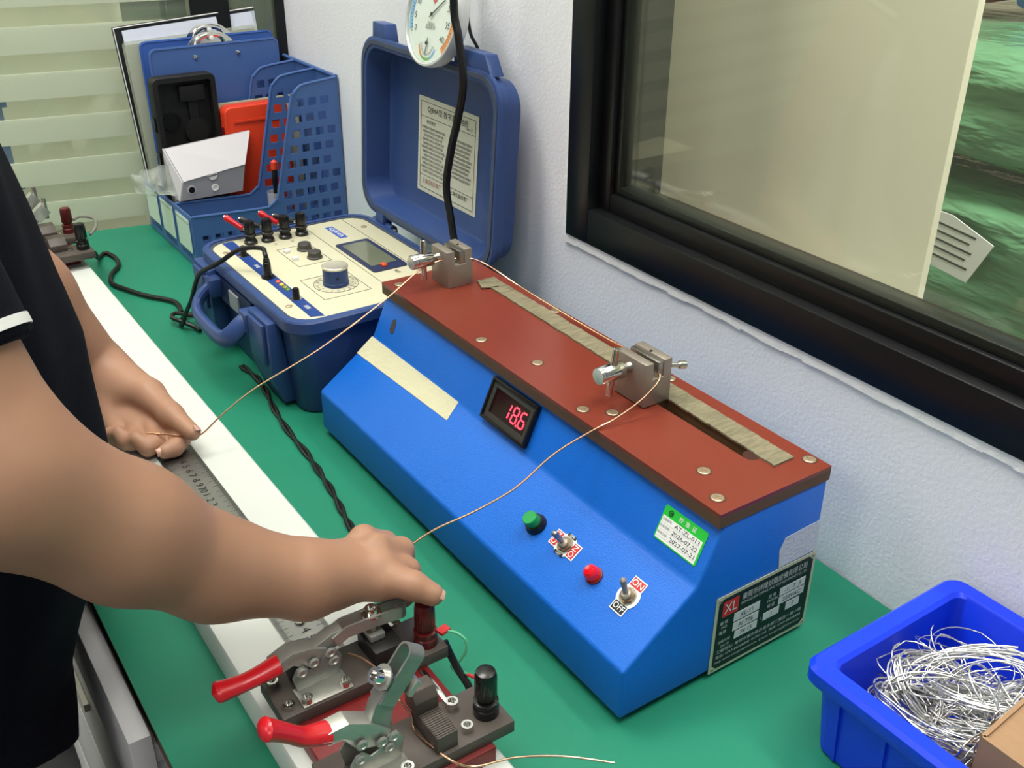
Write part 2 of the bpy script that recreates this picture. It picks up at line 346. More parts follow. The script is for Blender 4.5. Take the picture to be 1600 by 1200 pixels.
# ================================================================== WORKBENCH
tb = thing('workbench', (0.2, -0.2, 0), 'long workbench with brown board edge standing against the white wall', 'workbench')
def tpoly(z0, z1, yf, inset=0):
    far = lambda y: PB.x + (y - PB.y) * (PB.x - PA.x) / (PB.y - PA.y) + 0.012 + inset
    pl = [(far(yf), yf), (1.3, yf), (1.3, YW(1.3) - .002), (far(YW(-1.03) - .002), YW(-1.03) - .002)]
    return MB().prism([(a, b) for a, b in pl], (0, 0, z0), X, Y, z1 - z0)
tpoly(.722, .7475, -.489).build('tabletop', m_brownedge, tb)
for (a, b) in ((-1.05, -.45), (1.25, -.45), (-.98, .04), (1.25, .04)): MB().box(a - .02, a + .02, b - .02, b + .02, 0, .722).build('leg', m_steel, tb)
mt = tpoly(.7475, T, -.491).build('rubber_mat', m_green); tag(mt, 'smooth green rubber mat covering the whole workbench top', 'mat')
gb = thing('drawer_cabinet', (-.28, -.3, 0), 'grey drawer cabinet under the bench beside the grey trousers', 'cabinet')
mgc = mat('grey_cabinet_paint', (205, 203, 204), 0.5)
MB().box(-.62, .030, -.498, -.02, .0, .70).build('body', mgc, gb, bevel=.002)
MB().box(-.622, .034, -.503, -.02, .70, .720).build('top', mgc, gb, bevel=.0015)
MB().box(-.62, .040, -.5100, -.4925, .640, .7365).build('front_lip', mgc, gb, bevel=.001)
for i in range(3): dr = MB().box(-.61, .02, -.502, -.4985, .03 + i * .20, .22 + i * .20).build('drawer', mgc, gb, bevel=.001); MB().box(-.34, -.25, -.508, -.5025, .12 + i * .20, .13 + i * .20).build('handle', m_steel, dr)

# ================================================================== BLUE TEST MACHINE
mc = thing('wire_test_machine', (-.0175, -.1, T), 'bright blue wire test machine with red-brown top plate on the green mat', 'machine')
MX0, MX1 = -.2792, .2443
P6 = [(-.1972, .7575), (.0055, .7575), (.0055, .9013), (-.1076, .9013), (-.1289, .8533), (-.1972, .8041)]
MB().prism(P6, (MX0, 0, 0), Y, Z, MX1 - MX0).build('body', m_mblue, mc, bevel=.0028, seg=3)
MB().box(MX0 + .008, MX1 - .008, -.188, .0, T, .7577).build('plinth', m_black, mc)
core = MB().box(MX0 - .0005, MX1 + .0005, -.1135, .0062, .9013, .9030)
PX0, PX1, PY0, PY1 = MX0 - .0005, MX1 + .0005, -.1135, .0062
SX0, SX1, SY0, SY1 = .045, .199, -.0425, -.0285
def ring_plate(m, z0, z1):
    m.box(PX0, PX1, PY0, SY0, z0, z1); m.box(PX0, PX1, SY1, PY1, z0, z1); m.box(PX0, SX0, SY0, SY1, z0, z1); m.box(SX1, PX1, SY0, SY1, z0, z1); return m
ring_plate(core, .9030, .9110).build('plate_core', m_bakecore, mc)
tp = ring_plate(MB(), .9110, .9140); pl = tp.build('top_plate', m_bake, mc)
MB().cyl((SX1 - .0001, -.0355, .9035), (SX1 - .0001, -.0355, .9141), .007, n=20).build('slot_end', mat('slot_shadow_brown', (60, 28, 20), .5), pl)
m_brass = mat('dull_brass_screw', (188, 168, 142), 0.4, 0.8, var=.2, vscale=300)
m_recess_shade = mat('recess_shade_brown', (70, 32, 22), .6)  # flat rings; shade of the screw recesses is put into their dark colour
sm = None
for (x, y) in ((-.2635, -.1005), (-.0976, -.1008), (-.0271, -.0836), (.0659, -.1020), (.0845, -.0845), (.1947, -.0826), (.2272, -.0998), (.2288, -.0013), (.0649, -.0015), (-.1133, .0005)):
    if sm is None:
        ms = MB().lathe([(0, 0), (.0053, 0), (.0053, .0003), (.0047, .0003), (.0042, .0007), (.0012, .0009), (0, .0009)], (0, 0, 0), Z, 18)
        ms.box(-.0032, .0032, -.0005, .0005, .0006, .0013); ms.box(-.0005, .0005, -.0032, .0032, .0006, .0013); sm = ms.mesh('screw'); sm.materials.append(m_brass)
    if 'countersink' not in bpy.data.meshes:
        cm = MB().lathe([(.0050, 0), (.0064, 0), (.0062, .00025), (.0050, .00025)], (0, 0, 0), Z, 24).mesh('countersink'); cm.materials.append(m_recess_shade)
    o = bpy.data.objects.new('countersink', bpy.data.meshes['countersink']); o.parent = pl; o.location = Vector((x, y, .9140)) - wloc(pl); COL.objects.link(o)
    o = bpy.data.objects.new('screw', sm); o.parent = pl; o.location = Vector((x, y, .9140)) - wloc(pl); COL.objects.link(o)
# grey tape strip lying along the plate
st = MB(); N = 90; top = []; bot = []
for i in range(N + 1):
    x = -.222 + i * .443 / N; f = i / N
    ya = -.0228 - .0102 * f + random.uniform(-.0006, .0006); yb = -.0045 - .0065 * f + random.uniform(-.0006, .0006)
    top.append((x, ya, .9155)); bot.append((x, yb, .9155))
vs = [(a[0], a[1], zz) for zz in (.9141, .9158) for a in top] + [(a[0], a[1], zz) for zz in (.9141, .9158) for a in bot]; n1 = N + 1; fs = []
for i in range(N):
    fs += [(n1 + i, n1 + i + 1, 3 * n1 + i + 1, 3 * n1 + i), (i, i + 1, n1 + i + 1, n1 + i), (2 * n1 + i, 3 * n1 + i, 3 * n1 + i + 1, 2 * n1 + i + 1), (i, 2 * n1 + i, 2 * n1 + i + 1, i + 1)]
fs += [(0, n1, 3 * n1, 2 * n1), (N, 2 * n1 + N, 3 * n1 + N, n1 + N)]
st.add(vs, fs).build('tape_strip', m_strip, mc)
sp = MB(basis((-.2225, -.0255, .9142), (.93, -.35, .05), (.35, .93, 0))).box(-.002, .022, 0, .019, 0, .0014).build('tape_end', m_strip, mc)
# wire vises
def vise(x0, x1, y0, y1, h, sy, z0, tilt, hx):
    z1 = z0 + h; w = y1 - y0; xm = (x0 + x1) / 2
    prof = [(y0, z0), (y1, z0), (y1, z1), (y0 + .70 * w, z1), (y0 + .70 * w, z1 - sy), (y0 + .30 * w, z1 - sy), (y0 + .30 * w, z1), (y0, z1)]
    b = MB().prism(prof, (x0, 0, 0), Y, Z, x1 - x0).build('vise_block', m_darksteel, mc, bevel=.0008)
    MB().box(x0 + .001, x1 - .001, y0 + .50 * w, y0 + .69 * w, z1 - sy + .0004, z1 - .0015).build('jaw', m_steel, b, bevel=.0005)
    MB().cyl((xm, y0 + w * .75, z1 - .0001), (xm, y0 + w * .75, z1 + .0003), .0016, n=12).build('pin_hole', m_black, b)
    zc = z1 - .0095
    MB().lathe([(.0046, 0), (.0046, .001), (.0040, .0015), (.0046, .002), (.0040, .0035), (.0046, .004), (.0040, .0055), (.0046, .006), (.0046, .016)], (hx, y0 + .002, zc), (0, -1, 0), 18).build('threaded_rod', m_steel, b)
    MB().lathe([(.0, 0), (.0075, 0), (.0078, .0006), (.0078, .0245), (.0072, .0254), (0, .0254)], (hx, y0 - .009, zc), (0, -1, 0), 26).build('screw_head', m_chrome, b)
    d = Vector((tilt, .06 if tilt else 0, 1)).normalized(); c = Vector((hx, y0 - .0185, zc))
    MB().lathe([(0, 0), (.0026, 0), (.0031, .0006), (.0031, .0460), (.0026, .0466), (0, .0466)], c - d * .0235, d, 14).build('tommy_bar', m_chrome, b)
    return b
vise(-.2572, -.2230, -.0630, -.0315, .041, .016, .914, 0, -.2415)
v2 = vise(.0552, .0948, -.0590, -.0295, .041, .016, .9150, .10, .0735)
MB().box(.058, .0925, -.0415, -.0292, .9031, .9150).build('slide_foot', m_steel, v2)
MB().lathe([(0, 0), (.0022, 0), (.0022, .010), (.0036, .010), (.0036, .016), (.0028, .017), (0, .017)], (.0905, -.0296, .947), (.35, 1, -.12), 14).build('stop_screw', m_chrome, v2)
# faces of the body as drawing planes
SV = Vector((0, .0683, .0492)).normalized(); SN = X.cross(SV)
FV = Vector((0, .0213, .0480)).normalized(); FN = X.cross(FV)
S0 = Vector((0, -.1972, .8041)) + SN * .0002; F0 = Vector((0, -.1289, .8533)) + FN * .0002
Smat = lambda x, s, up=0: basis(S0 + X * x + SV * s + SN * up, X, SV)
Fmat = lambda x, s, up=0: basis(F0 + X * x + FV * s + FN * up, X, FV)
# digital meter 18.6
me_ = Fmat(-.0175, .0260)
def rframe(m, hx, hy, t, z0, z1):
    m.box(-hx, hx, hy - t, hy, z0, z1); m.box(-hx, hx, -hy, -hy + t, z0, z1); m.box(-hx, -hx + t, -hy + t, hy - t, z0, z1); m.box(hx - t, hx, -hy + t, hy - t, z0, z1); return m
bz = rframe(MB(me_), .0360, .0208, .0030, 0, .0058).build('meter_bezel', m_black, mc, bevel=.0006)
rframe(MB(me_), .0330, .0178, .0052, 0, .0038).build('inner_frame', mat('charcoal_plastic', (58, 56, 52), .5), bz)
MB(me_).box(-.0279, .0279, -.0127, .0127, 0, .0022).build('display_window', mat('dark_red_filter', (34, 8, 12), .12, spec=.6), bz)
m_led = mat('red_led', (255, 60, 80), .4, emit=2.6)
def seg7(ch, cx, cy, w, h):
    S = dict(a=((-w, h), (w, h)), b=((w, h), (w, 0)), c=((w, 0), (w, -h)), d=((-w, -h), (w, -h)), e=((-w, 0), (-w, -h)), f=((-w, h), (-w, 0)), g=((-w, 0), (w, 0)))
    m = MB(me_); sk = .10
    for c in {'1': 'bc', '8': 'abcdefg', '6': 'acdefg'}[ch]:
        (a, b), (c_, d) = S[c]; A = Vector((cx + a + sk * b, cy + b, .0026)); B = Vector((cx + c_ + sk * d, cy + d, .0026)); D = (B - A).normalized() * .0009
        m.bar(A + D, B - D, .0014, .0006)
    m.build('digit_segments', m_led, bz)
seg7('1', -.0040, -.0005, .0036, .0076); seg7('8', .0085, -.0005, .0036, .0076); seg7('6', .0202, -.0005, .0036, .0076)
MB(me_).box(.0130, .0148, -.0092, -.0074, .0022, .0028).build('decimal_point', m_led, bz)
# green push button, red lamp
b1 = MB(Smat(.0855, .0425)).lathe([(0, 0), (.0098, 0), (.0098, .0018), (.0082, .0060), (.0078, .0060), (0, .0060)], (0, 0, 0), Z, 28).build('button_collar', m_black, mc)
MB(Smat(.0855, .0425)).lathe([(0, .0055), (.0066, .0055), (.0066, .0135), (.0060, .0142), (0, .0142)], (0, 0, 0), Z, 28).build('button_cap', mat('green_button', (24, 148, 72), .4), b1)
l1 = MB(Smat(.1665, .0415)).lathe([(0, 0), (.0076, 0), (.0076, .0016), (.0066, .0020), (0, .0020)], (0, 0, 0), Z, 26).build('lamp_base', m_darkred, mc)
MB(Smat(.1665, .0415)).lathe([(.0, .002), (.0062, .0020), (.0066, .0042), (.0062, .0048), (.0066, .0056), (.0061, .0066), (.0064, .0078), (.0058, .0098), (.0040, .0115), (0, .0120)], (0, 0, 0), Z, 26).build('lamp_lens', mat('red_lens', (206, 12, 30), .12, coat=.6, emit=.12), l1)
m_signred = mat('sign_red', (186, 36, 40), .5)
def toggle(x, s, vert):
    M0 = Smat(x, s) if vert else basis(S0 + X * x + SV * s, SV, -X)
    # label plate: disc with a tab at each end
    pts = []; R = .0105; hw = .0072; L1, L2 = (.0165, .0155)
    a0 = math.asin(hw / R)
    pts += [(hw, L1), (-hw, L1)]
    for k in range(9): a = PI / 2 + a0 + (PI - 2 * a0) * k / 8; pts.append((R * math.cos(a), R * math.sin(a)))
    pts += [(-hw, -L2), (hw, -L2)]
    for k in range(9): a = -PI / 2 + a0 + (PI - 2 * a0) * k / 8; pts.append((R * math.cos(a), R * math.sin(a)))
    p = MB(M0).prism(pts, (0, 0, 0), X, Y, .0007).build('switch_label_plate', m_white, mc)
    o3 = M0.to_translation(); ux = M0.to_3x3() @ X; vx = M0.to_3x3() @ Y; nx = ux.cross(vx)
    MB(M0).box(-hw + .0008, hw - .0008, .0082, L1 - .0009, .0007, .0009).build('red_field', m_signred, p)
    text('ON', m_white, p, o3 + vx * .0119 + nx * .0009, ux, vx, .0074, name='lettering_on', width=.0112)
    MB(M0).box(-hw + .0008, hw - .0008, -L2 + .0009, -.0072, .0007, .0009).build('lower_field', m_signred if not vert else m_black, p)
    text('ON' if not vert else 'OFF', m_white, p, o3 - vx * .0110 + nx * .0009, ux, vx, .0074, name='lettering_off' if vert else 'lettering_on', width=.0112)
    if not vert:
        for sg in (-1, 1):
            MB(M0).box(sg * .0088 - .0014, sg * .0088 + .0014, -.0052, .0052, .0007, .0009).build('black_field', m_black, p)
            text('OFF', m_white, p, o3 + ux * (sg * .0088) + nx * .0009, -vx, ux, .0034, name='lettering_off')
    MB(M0).lathe([(.0, .0007), (.0076, .0007), (.0076, .0016), (.0, .0016)], (0, 0, 0), Z, 24).build('washer', m_steel, p)
    MB(M0).lathe([(0, .0016), (.0066, .0016), (.0066, .0038), (0, .0038)], (0, 0, 0), Z, 6).build('hex_nut', mat('aged_nickel', (150, 130, 104), .4, .9, var=.2, vscale=300), p)
    MB(M0).lathe([(0, .0038), (.0046, .0038), (.0046, .0062), (.0032, .0072), (0, .0072)], (0, 0, 0), Z, 20).build('bushing', m_darksteel, p)
    d = Vector((-.10, .5, 1)).normalized() if vert else Vector((.03, .16, 1)).normalized()
    MB(M0).lathe([(0, 0), (.0018, 0), (.0027, .0120), (.0026, .0140), (.0014, .0153), (0, .0156)], Vector((0, 0, .0055)), d, 16).build('lever', m_darksteel if vert else m_steel, p)
toggle(.1240, .0452, False)
toggle(.2035, .0462, True)
# yellowed tape, calibration sticker, paint chip
MB(Smat(0, 0)).prism([(-.2785, .0835), (-.096, .0845), (-.0905, .0632), (-.2775, .0580)], (0, 0, 0), X, Y, .0004).build('masking_tape', m_tape, mc)
MB(Fmat(-.247, .0235)).prism([(-.004, .006), (.001, .009), (.0045, .004), (.005, -.006), (0, -.0085), (-.004, -.005)], (0, 0, 0), X, Y, .0002).build('paint_chip', mat('bare_metal_chip', (62, 60, 62), .6), mc)
m_sgreen = mat('sticker_green', (38, 190, 62), .5)
fm = Fmat(.2115, .0268); sk = MB(fm).prism(rrect(.0235, .0143, .0018, 3), (0, 0, 0), X, Y, .0003).build('calibration_sticker', m_sgreen, mc)
MB(fm).box(-.0222, .0215, -.0132, .0058, .0003, .0004).build('writing_field', m_white, sk)
fo = lambda x, s: F0 + X * (.2115 + x) + FV * (.0268 + s) + FN * .0004
text('校  准  证', m_white, sk, fo(.003, .0098), X, FV, .0046)
rg = [(.0026 * math.cos(k * PI / 10), .0026 * math.sin(k * PI / 10)) for k in range(20)]
MB(Fmat(.2115 - .0155, .0268 + .0098)).prism(rg, (0, 0, 0), X, Y, .0005).build('emblem', mat('dark_green_emblem', (16, 84, 40), .5), sk)
text('C', m_sgreen, sk, fo(-.0155, .0098) + FN * .0002, X, FV, .0040)
for i, (a, b) in enumerate((('仪器编号:', 'AT-ZL-013'), ('校准日期:', '2026-07-22'), ('有效日期:', '2027-07-21'))):
    s_ = .0030 - i * .0058
    text(a, mat('sticker_print', (120, 132, 120), .6), sk, fo(-.0218, s_ + .0004), X, FV, .0026, 'LEFT')
    text(b, m_ink, sk, fo(-.0080, s_), X, FV, .0050, 'LEFT', width=.0275)
    MB(Fmat(.2115, .0268 + s_ - .0026)).box(-.0215, .0208, -.00008, .00008, .0004, .00046).build('ruled_line', mat('sticker_print', (0, 0, 0)), sk)
# name plate on the end
EX = MX1 + .0003
np_ = MB(basis((EX, -.050, .7935), Y, Z)).prism(rrect(.0560, .0385, .0008, 2), (0, 0, 0), X, Y, .0006).build('name_plate', mat('cream_metal_plate', (200, 196, 168), .4, .3), mc)
o_ = lambda y, z: Vector((EX + .0006, -.050 + y, .7935 + z))
MB(basis((EX + .0006, -.050, .7935), Y, Z)).prism([(-.0485, .0355), (.0485, .0355), (.0530, .031), (.0530, -.031), (.0485, -.0355), (-.0485, -.0355), (-.0530, -.031), (-.0530, .031)], (0, 0, 0), X, Y, .0002).build('black_field', m_black, np_)
m_silver = mat('silver_print', (196, 198, 196), .4)
MB(basis(o_(-.040, .0245) + X * .0002, Y, Z)).box(-.0085, .0085, -.0075, .0075, 0, .0002).build('red_logo_field', m_signred, np_)
text('XL', m_silver, np_, o_(-.040, .0245) + X * .0004, Y, Z, .014, name='logo', width=.0135)
text('東莞市祥隆試驗設備有限公司', m_silver, np_, o_(.0095, .0283) + X * .0002, Y, Z, .0072, width=.074)
text('DONGGUAN XIANGLONG TEST EQUIPMENT CO.,LTD', m_silver, np_, o_(.0095, .0225) + X * .0002, Y, Z, .0036, width=.075)
for (y0, y1, z0, z1, tx) in ((-.0345, -.006, .0065, .0150, 'XL-11'), (-.0345, -.006, -.0032, .0050, 'AI 776'), (-.0315, -.006, -.0125, -.0046, '74 15'), (.017, .0470, .0085, .0165, '-1.  7  3'), (.017, .0470, -.0005, .0072, '220VAC'), (.0005, .0190, -.0095, -.0018, '1'), (.0270, .0430, -.0105, -.0025, '7')):
    MB(basis(o_((y0 + y1) / 2, (z0 + z1) / 2) + X * .0002, Y, Z)).box(-(y1 - y0) / 2, (y1 - y0) / 2, -(z1 - z0) / 2, (z1 - z0) / 2, 0, .0002).build('data_field', m_silver, np_)
    text(tx, m_ink, np_, o_((y0 + y1) / 2, (z0 + z1) / 2) + X * .0004, Y, Z, .0062)
for (y, z, tx, sz, al) in ((-.0500, .0110, '编 號', .0040, 'LEFT'), (-.0480, .0065, 'NO.', .0040, 'LEFT'), (-.0500, .0010, '電源', .0040, 'LEFT'), (-.0500, -.0085, '出廠日期', .0034, 'LEFT'), (-.0460, -.0135, 'DATE', .0036, 'LEFT'), (.0035, .0135, '型 號', .0040, 'LEFT'), (.0030, .0090, 'MODEL', .0038, 'LEFT'), (.0035, .0035, '電 壓', .0040, 'LEFT'), (-.0030, -.0055, '1', .004, 'LEFT'),
                           (-.0505, -.0185, '工廠地址: 東莞市寮步鎮良邊余屋工業區一路十號', .0040, 'LEFT'), (-.0505, -.0240, '電話: 0769-88308808  82981168  傳真: 0769-88308808', .0036, 'LEFT'), (-.0505, -.0292, 'http: www.xianglongtest.com  E-mail: xianglong@xltest.com', .0034, 'LEFT')):
    text(tx, m_silver, np_, o_(y, z) + X * .0002, Y, Z, sz, al, width=.098 if z < -.018 else None)
for (y, z) in ((-.0525, .035), (.0525, .035), (-.0525, -.035), (.0525, -.035)):
    MB().lathe([(0, 0), (.0016, 0), (.0012, .0006), (0, .0007)], (EX + .0006, -.050 + y, .7935 + z), X, 10).build('rivet', m_darksteel, np_)
MB(basis((EX, 0, 0), Y, Z)).prism([(-.041, .851), (-.0360, .8615), (-.012, .8628), (.0045, .8632), (.0045, .8335), (-.0385, .8330)], (0, 0, 0), X, Y, .0003).build('torn_tape', mat('grey_white_tape', (190, 194, 206), .6, bump=.4, bscale=300), mc)
# ================================================================== MEASURING BEAM WITH RULER AND CLAMP FIXTURES
bt = .7832
bm_ = thing('measuring_beam', (-.3, -.3636, T), 'long white measuring beam with steel ruler and toggle clamps lying along the bench', 'measuring beam')
BY0, BY1 = -.4264, -.3007
prof = [(BY0, T), (BY1, T), (BY1, bt - .002), (BY1 - .002, bt), (BY0 + .006, bt), (BY0 + .0015, bt - .0018), (BY0, bt - .006)]
MB().prism(prof, (-.985, 0, 0), Y, Z, 1.245).build('beam', m_beam, bm_)
RY0, RY1 = -.3826, -.3452
ru = MB().box(-.892, .109, RY0, RY1, bt, bt + .0010).build('ruler', m_ruler, bm_)
gr = MB(); zt = bt + .0010
for i in range(0, 1001):
    x = -.891 + i * .001
    L = .0085 if i % 10 == 0 else (.0060 if i % 5 == 0 else .0038)
    w = .00016 if i % 10 else .00026
    for (a, b) in ((RY1 - .0004 - L, RY1 - .0004), (RY0 + .0004, RY0 + .0004 + L)):
        gr.add([(x - w, a, zt + .0001), (x + w, a, zt + .0001), (x + w, b, zt + .0001), (x - w, b, zt + .0001)], [(0, 1, 2, 3)])
gm = gr.build('graduation_marks', m_ink, ru); gm['kind'] = 'stuff'
for c in list(range(60, 76)) + list(range(88, 98)):
    d = str(c) if c % 10 == 0 else str(c % 10)
    text(d, m_ink, ru, (-.891 + c * .01, -.3636, zt + .0001), X, Y, .0105, name='numeral')
for x in (.0375, -.86): MB().lathe([(0, 0), (.0042, 0), (.0042, .0022), (.0022, .0022), (.0018, .0008), (0, .0008)], (x, -.3636, zt), Z, 18).build('ruler_screw', m_steel, ru)
def capscrew(p, parent, r=.0042, h=.0045, ax=Z, m=None):
    return MB().lathe([(0, 0), (r, 0), (r, h), (r * .62, h), (r * .55, h * .35), (0, h * .35)], p, ax, 16).build('cap_screw', m or m_chrome, parent)
m_sheet = mat('zinc_sheet_steel', (176, 176, 168), .36, .65, var=.15, vscale=120)
m_sheet2 = mat('dark_zinc_sheet', (148, 150, 144), .4, .65, var=.2, vscale=120)
def plate_yz(poly, x, th, name, m, parent, bevel=.0004):
    return MB().prism(poly, (x, 0, 0), Y, Z, th).build(name, m, parent, bevel=bevel)
def rivet_x(y, z, x, parent, r=.0042):
    MB().lathe([(0, 0), (r, 0), (r, .0008), (r * .75, .0018), (r * .55, .0018), (r * .45, .0010), (0, .0010)], (x, y, z), X, 16).build('rivet', m_sheet, parent)
def band(pts, w):
    """outline around a polyline in (y, z) with half-widths w"""
    P = [Vector((a, b)) for a, b in pts]; L = []; Rr = []
    for i in range(len(P)):
        t = (P[min(i + 1, len(P) - 1)] - P[max(i - 1, 0)]).normalized(); n = Vector((-t.y, t.x)); ww = w[i] if isinstance(w, (list, tuple)) else w
        L.append(P[i] + n * ww); Rr.append(P[i] - n * ww)
    return [(p.x, p.y) for p in Rr] + [(p.x, p.y) for p in reversed(L)]
def fixture_bars(x0, x1, xs, yl, yr, zr0, red_y):
    """dark red base board with two dark insulating bars across the beam"""
    rb = MB().box(x0, x1, red_y[0], red_y[1], bt, zr0).build('base_board', m_darkred, bm_, bevel=.0008)
    out = []
    for (a, b) in xs: out.append(MB().box(a, b, yl, yr, zr0, .808).build('insulating_bar', m_barbake, bm_, bevel=.0008))
    return out
b1_, b2_ = fixture_bars(.1010, .2440, ((.1070, .1510), (.1960, .2400)), -.4235, -.2905, .7975, (-.4150, -.3085))
def post(x, y, parent, mcol, z0=.808, zk=.0):
    p = MB().lathe([(0, 0), (.0092, 0), (.0092, .0065), (.0084, .0075), (.0084, .0090), (.0089, .0100), (.0089, .0125), (.0060, .0132), (.0060, .0152), (0, .0152)], (x, y, z0), Z, 26).build('binding_post', mcol, parent)
    k = MB(); prof = [(.0070, 0), (.0079, .0015), (.0079, .0150), (.0078, .0195), (.0068, .0228), (.0040, .0238)]
    R = []
    for (r, h) in prof:
        R.append([(x + (r - (.0005 if j % 2 and h < .017 else 0)) * math.cos(2 * PI * j / 48), y + (r - (.0005 if j % 2 and h < .017 else 0)) * math.sin(2 * PI * j / 48), z0 + .0152 + h) for j in range(48)])
    k.rings(R); k.build('knob', mcol, p); return p
m_postblk = mat('black_post', (18, 17, 17), .28, coat=.2)
post(.1376, -.3027, bm_, m_postred); post(.2225, -.3030, bm_, m_postblk)
# toggle clamp on the rear bar: arm down on its jaw block
tc = MB().box(.1290, .1500, -.4075, -.3690, .808, .8098).build('toggle_clamp', m_sheet, bm_, bevel=.0005)
for x in (.1150, .1312):
    plate_yz([(-.4045, .808), (-.3720, .808), (-.3690, .826), (-.3735, .8345), (-.3800, .8340), (-.3860, .8260), (-.3935, .8235), (-.3985, .8300), (-.4035, .8290), (-.4075, .8220)], x, .0016, 'side_plate', m_sheet2, tc)
plate_yz(band([(-.4180, .8335), (-.4050, .8380), (-.3930, .8330), (-.3800, .8300)], [.0045, .0055, .0085, .0055]), .1172, .0140, 'lever', m_sheet, tc, .0006)
plate_yz(band([(-.3880, .8330), (-.3720, .8385), (-.3640, .8400)], [.0055, .0065, .0055]), .1190, .0104, 'arm_root', m_sheet, tc, .0006)
ar = MB()
path = [(-.372, .8370), (-.3620, .8415), (-.3400, .8410), (-.3180, .8385)]
for xo in (.1180, .1290): ar.prism(band(path, .0050), (xo, 0, 0), Y, Z, .0016)
tip = []
for k in range(13):
    a = -PI / 2 + PI * k / 12; tip.append((.1243 + .0063 * math.sin(a), -.318 + .0063 * math.cos(a)))
tin = [(.1243 + (px - .1243) * .76, -.318 + (py + .318) * .76) for (px, py) in tip]
for i in range(12):
    q = [tip[i], tip[i + 1], tin[i + 1], tin[i]]
    ar.rings([[(a, b, .8335) for a, b in q], [(a, b, .8435) for a, b in q]])
ar.build('slotted_arm', m_sheet, tc)
MB().lathe([(0, 0), (.0078, 0), (.0078, .0014), (0, .0014)], (.1243, -.3395, .8440), Z, 22).build('washer', m_chrome, tc)
capscrew((.1243, -.3395, .8454), tc, .0050, .0042)
MB().cyl((.1243, -.3395, .8250), (.1243, -.3395, .8465), .0030, n=12).build('spindle', m_steel, tc)
MB().box(.1170, .1320, -.3450, -.3330, .8235, .8290).build('foot_pad', m_sheet, tc, bevel=.0005)
for (y, z) in ((-.4000, .8250), (-.3905, .8295), (-.3775, .8325), (-.3755, .8240)): rivet_x(y, z, .1328, tc)
def grip(pts, r, parent):
    P = smooth_path(pts, 5); n = 14; R = []
    for i, p in enumerate(P):
        t = (P[min(i + 1, len(P) - 1)] - P[max(i - 1, 0)]).normalized(); u = X; w = t.cross(u).normalized(); f = i / (len(P) - 1)
        e = min(1.0, math.sqrt(max(0, 1 - (1 - min(1, f * 5)) ** 2)) + .12)
        rr = r * (1.05 - .25 * math.sin(f * PI * .9)) * e
        R.append([p + u * (rr * 1.25 * math.cos(2 * PI * j / n)) + w * (rr * .92 * math.sin(2 * PI * j / n)) for j in range(n)])
    return MB().rings(R).build('red_grip', m_redgrip, parent)
grip([(.128, -.4625, .8350), (.128, -.4520, .8340), (.128, -.4400, .8335), (.128, -.4280, .8345), (.1255, -.4140, .8345)], .0075, tc)
for (x, y) in ((.1455, -.4030), (.1455, -.3740)): capscrew((x, y, .8098), tc, .0042, .0045)
capscrew((.1425, -.4155, .808), b1_); capscrew((.1150, -.4165, .808), b1_)
def jaw(x0, x1, y0, y1, z1, parent):
    j = MB().prism([(x0, .808), (x1, .808), (x1, z1 - .008), (x1 - .011, z1), (x0, z1)], (0, y1, 0), X, Z, y1 - y0).build('jaw_block', m_barbake, parent, bevel=.0005)
    return j
MB().box(.1120, .1430, -.3470, -.3235, .808, .8225).build('jaw_block', mat('black_jaw', (34, 32, 31), .5, var=.15), b1_, bevel=.0006)
capscrew((.1470, -.3265, .808), b1_); capscrew((.1090, -.3120, .808), b1_, .003, .003)
# toggle clamp on the front bar: arm lifted
td = MB().box(.2230, .2440, -.4080, -.3690, .808, .8098).build('toggle_clamp', m_sheet, bm_, bevel=.0005)
for x in (.2080, .2240):
    plate_yz([(-.4050, .808), (-.3720, .808), (-.3690, .826), (-.3735, .8345), (-.3800, .8340), (-.3860, .8260), (-.3935, .8235), (-.3985, .8300), (-.4035, .8290), (-.4080, .8220)], x, .0016, 'side_plate', m_sheet, td)
plate_yz(band([(-.4210, .8520), (-.4080, .8520), (-.3950, .8400), (-.3800, .8310)], [.0048, .0062, .0100, .0060]), .2102, .0138, 'lever', m_sheet, td, .0006)
plate_yz(band([(-.3850, .8280), (-.3840, .8430), (-.3800, .8560), (-.3690, .8700)], [.0075, .0082, .0075, .0070]), .2125, .0100, 'arm_root', m_sheet2, td, .0006)
ar = MB(); path = [(-.3790, .8580), (-.3680, .8720), (-.3570, .8860)]
for xo in (.2105, .2225): ar.prism(band(path, .0062), (xo, 0, 0), Y, Z, .0016)
dv = Vector((.0, .62, .785)); c0 = Vector((0, -.3570, .8860)); nv = Vector((0, -.785, .62))
R1 = []
for k in range(13):
    a = -PI / 2 + PI * k / 12; o1 = c0 + dv * (.0070 * math.cos(a)); xx = .2173 + .0068 * math.sin(a)
    o2 = c0 + dv * (.0054 * math.cos(a)); x2 = .2173 + .0052 * math.sin(a)
    R1.append([(xx, (o1 + nv * .0062).y, (o1 + nv * .0062).z), (xx, (o1 - nv * .0062).y, (o1 - nv * .0062).z), (x2, (o2 - nv * .0062).y, (o2 - nv * .0062).z), (x2, (o2 + nv * .0062).y, (o2 + nv * .0062).z)])
ar.rings(R1)
ar.build('slotted_arm', m_sheet2, td)
cs = Vector((.2173, -.3715, .8720))
MB().lathe([(0, 0), (.0085, 0), (.0085, .0014), (0, .0014)], cs + nv * .0070, nv, 22).build('washer', m_sheet, td)
capscrew(cs + nv * .0084, td, .0056, .0070, nv)
MB().cyl(cs + nv * .007, cs - nv * .014, .0030, n=12).build('spindle', m_steel, td)
MB(basis(cs - nv * .016, X, dv)).box(-.0075, .0075, -.0060, .0060, -.0020, .0020).build('foot_pad', m_sheet, td, bevel=.0005)
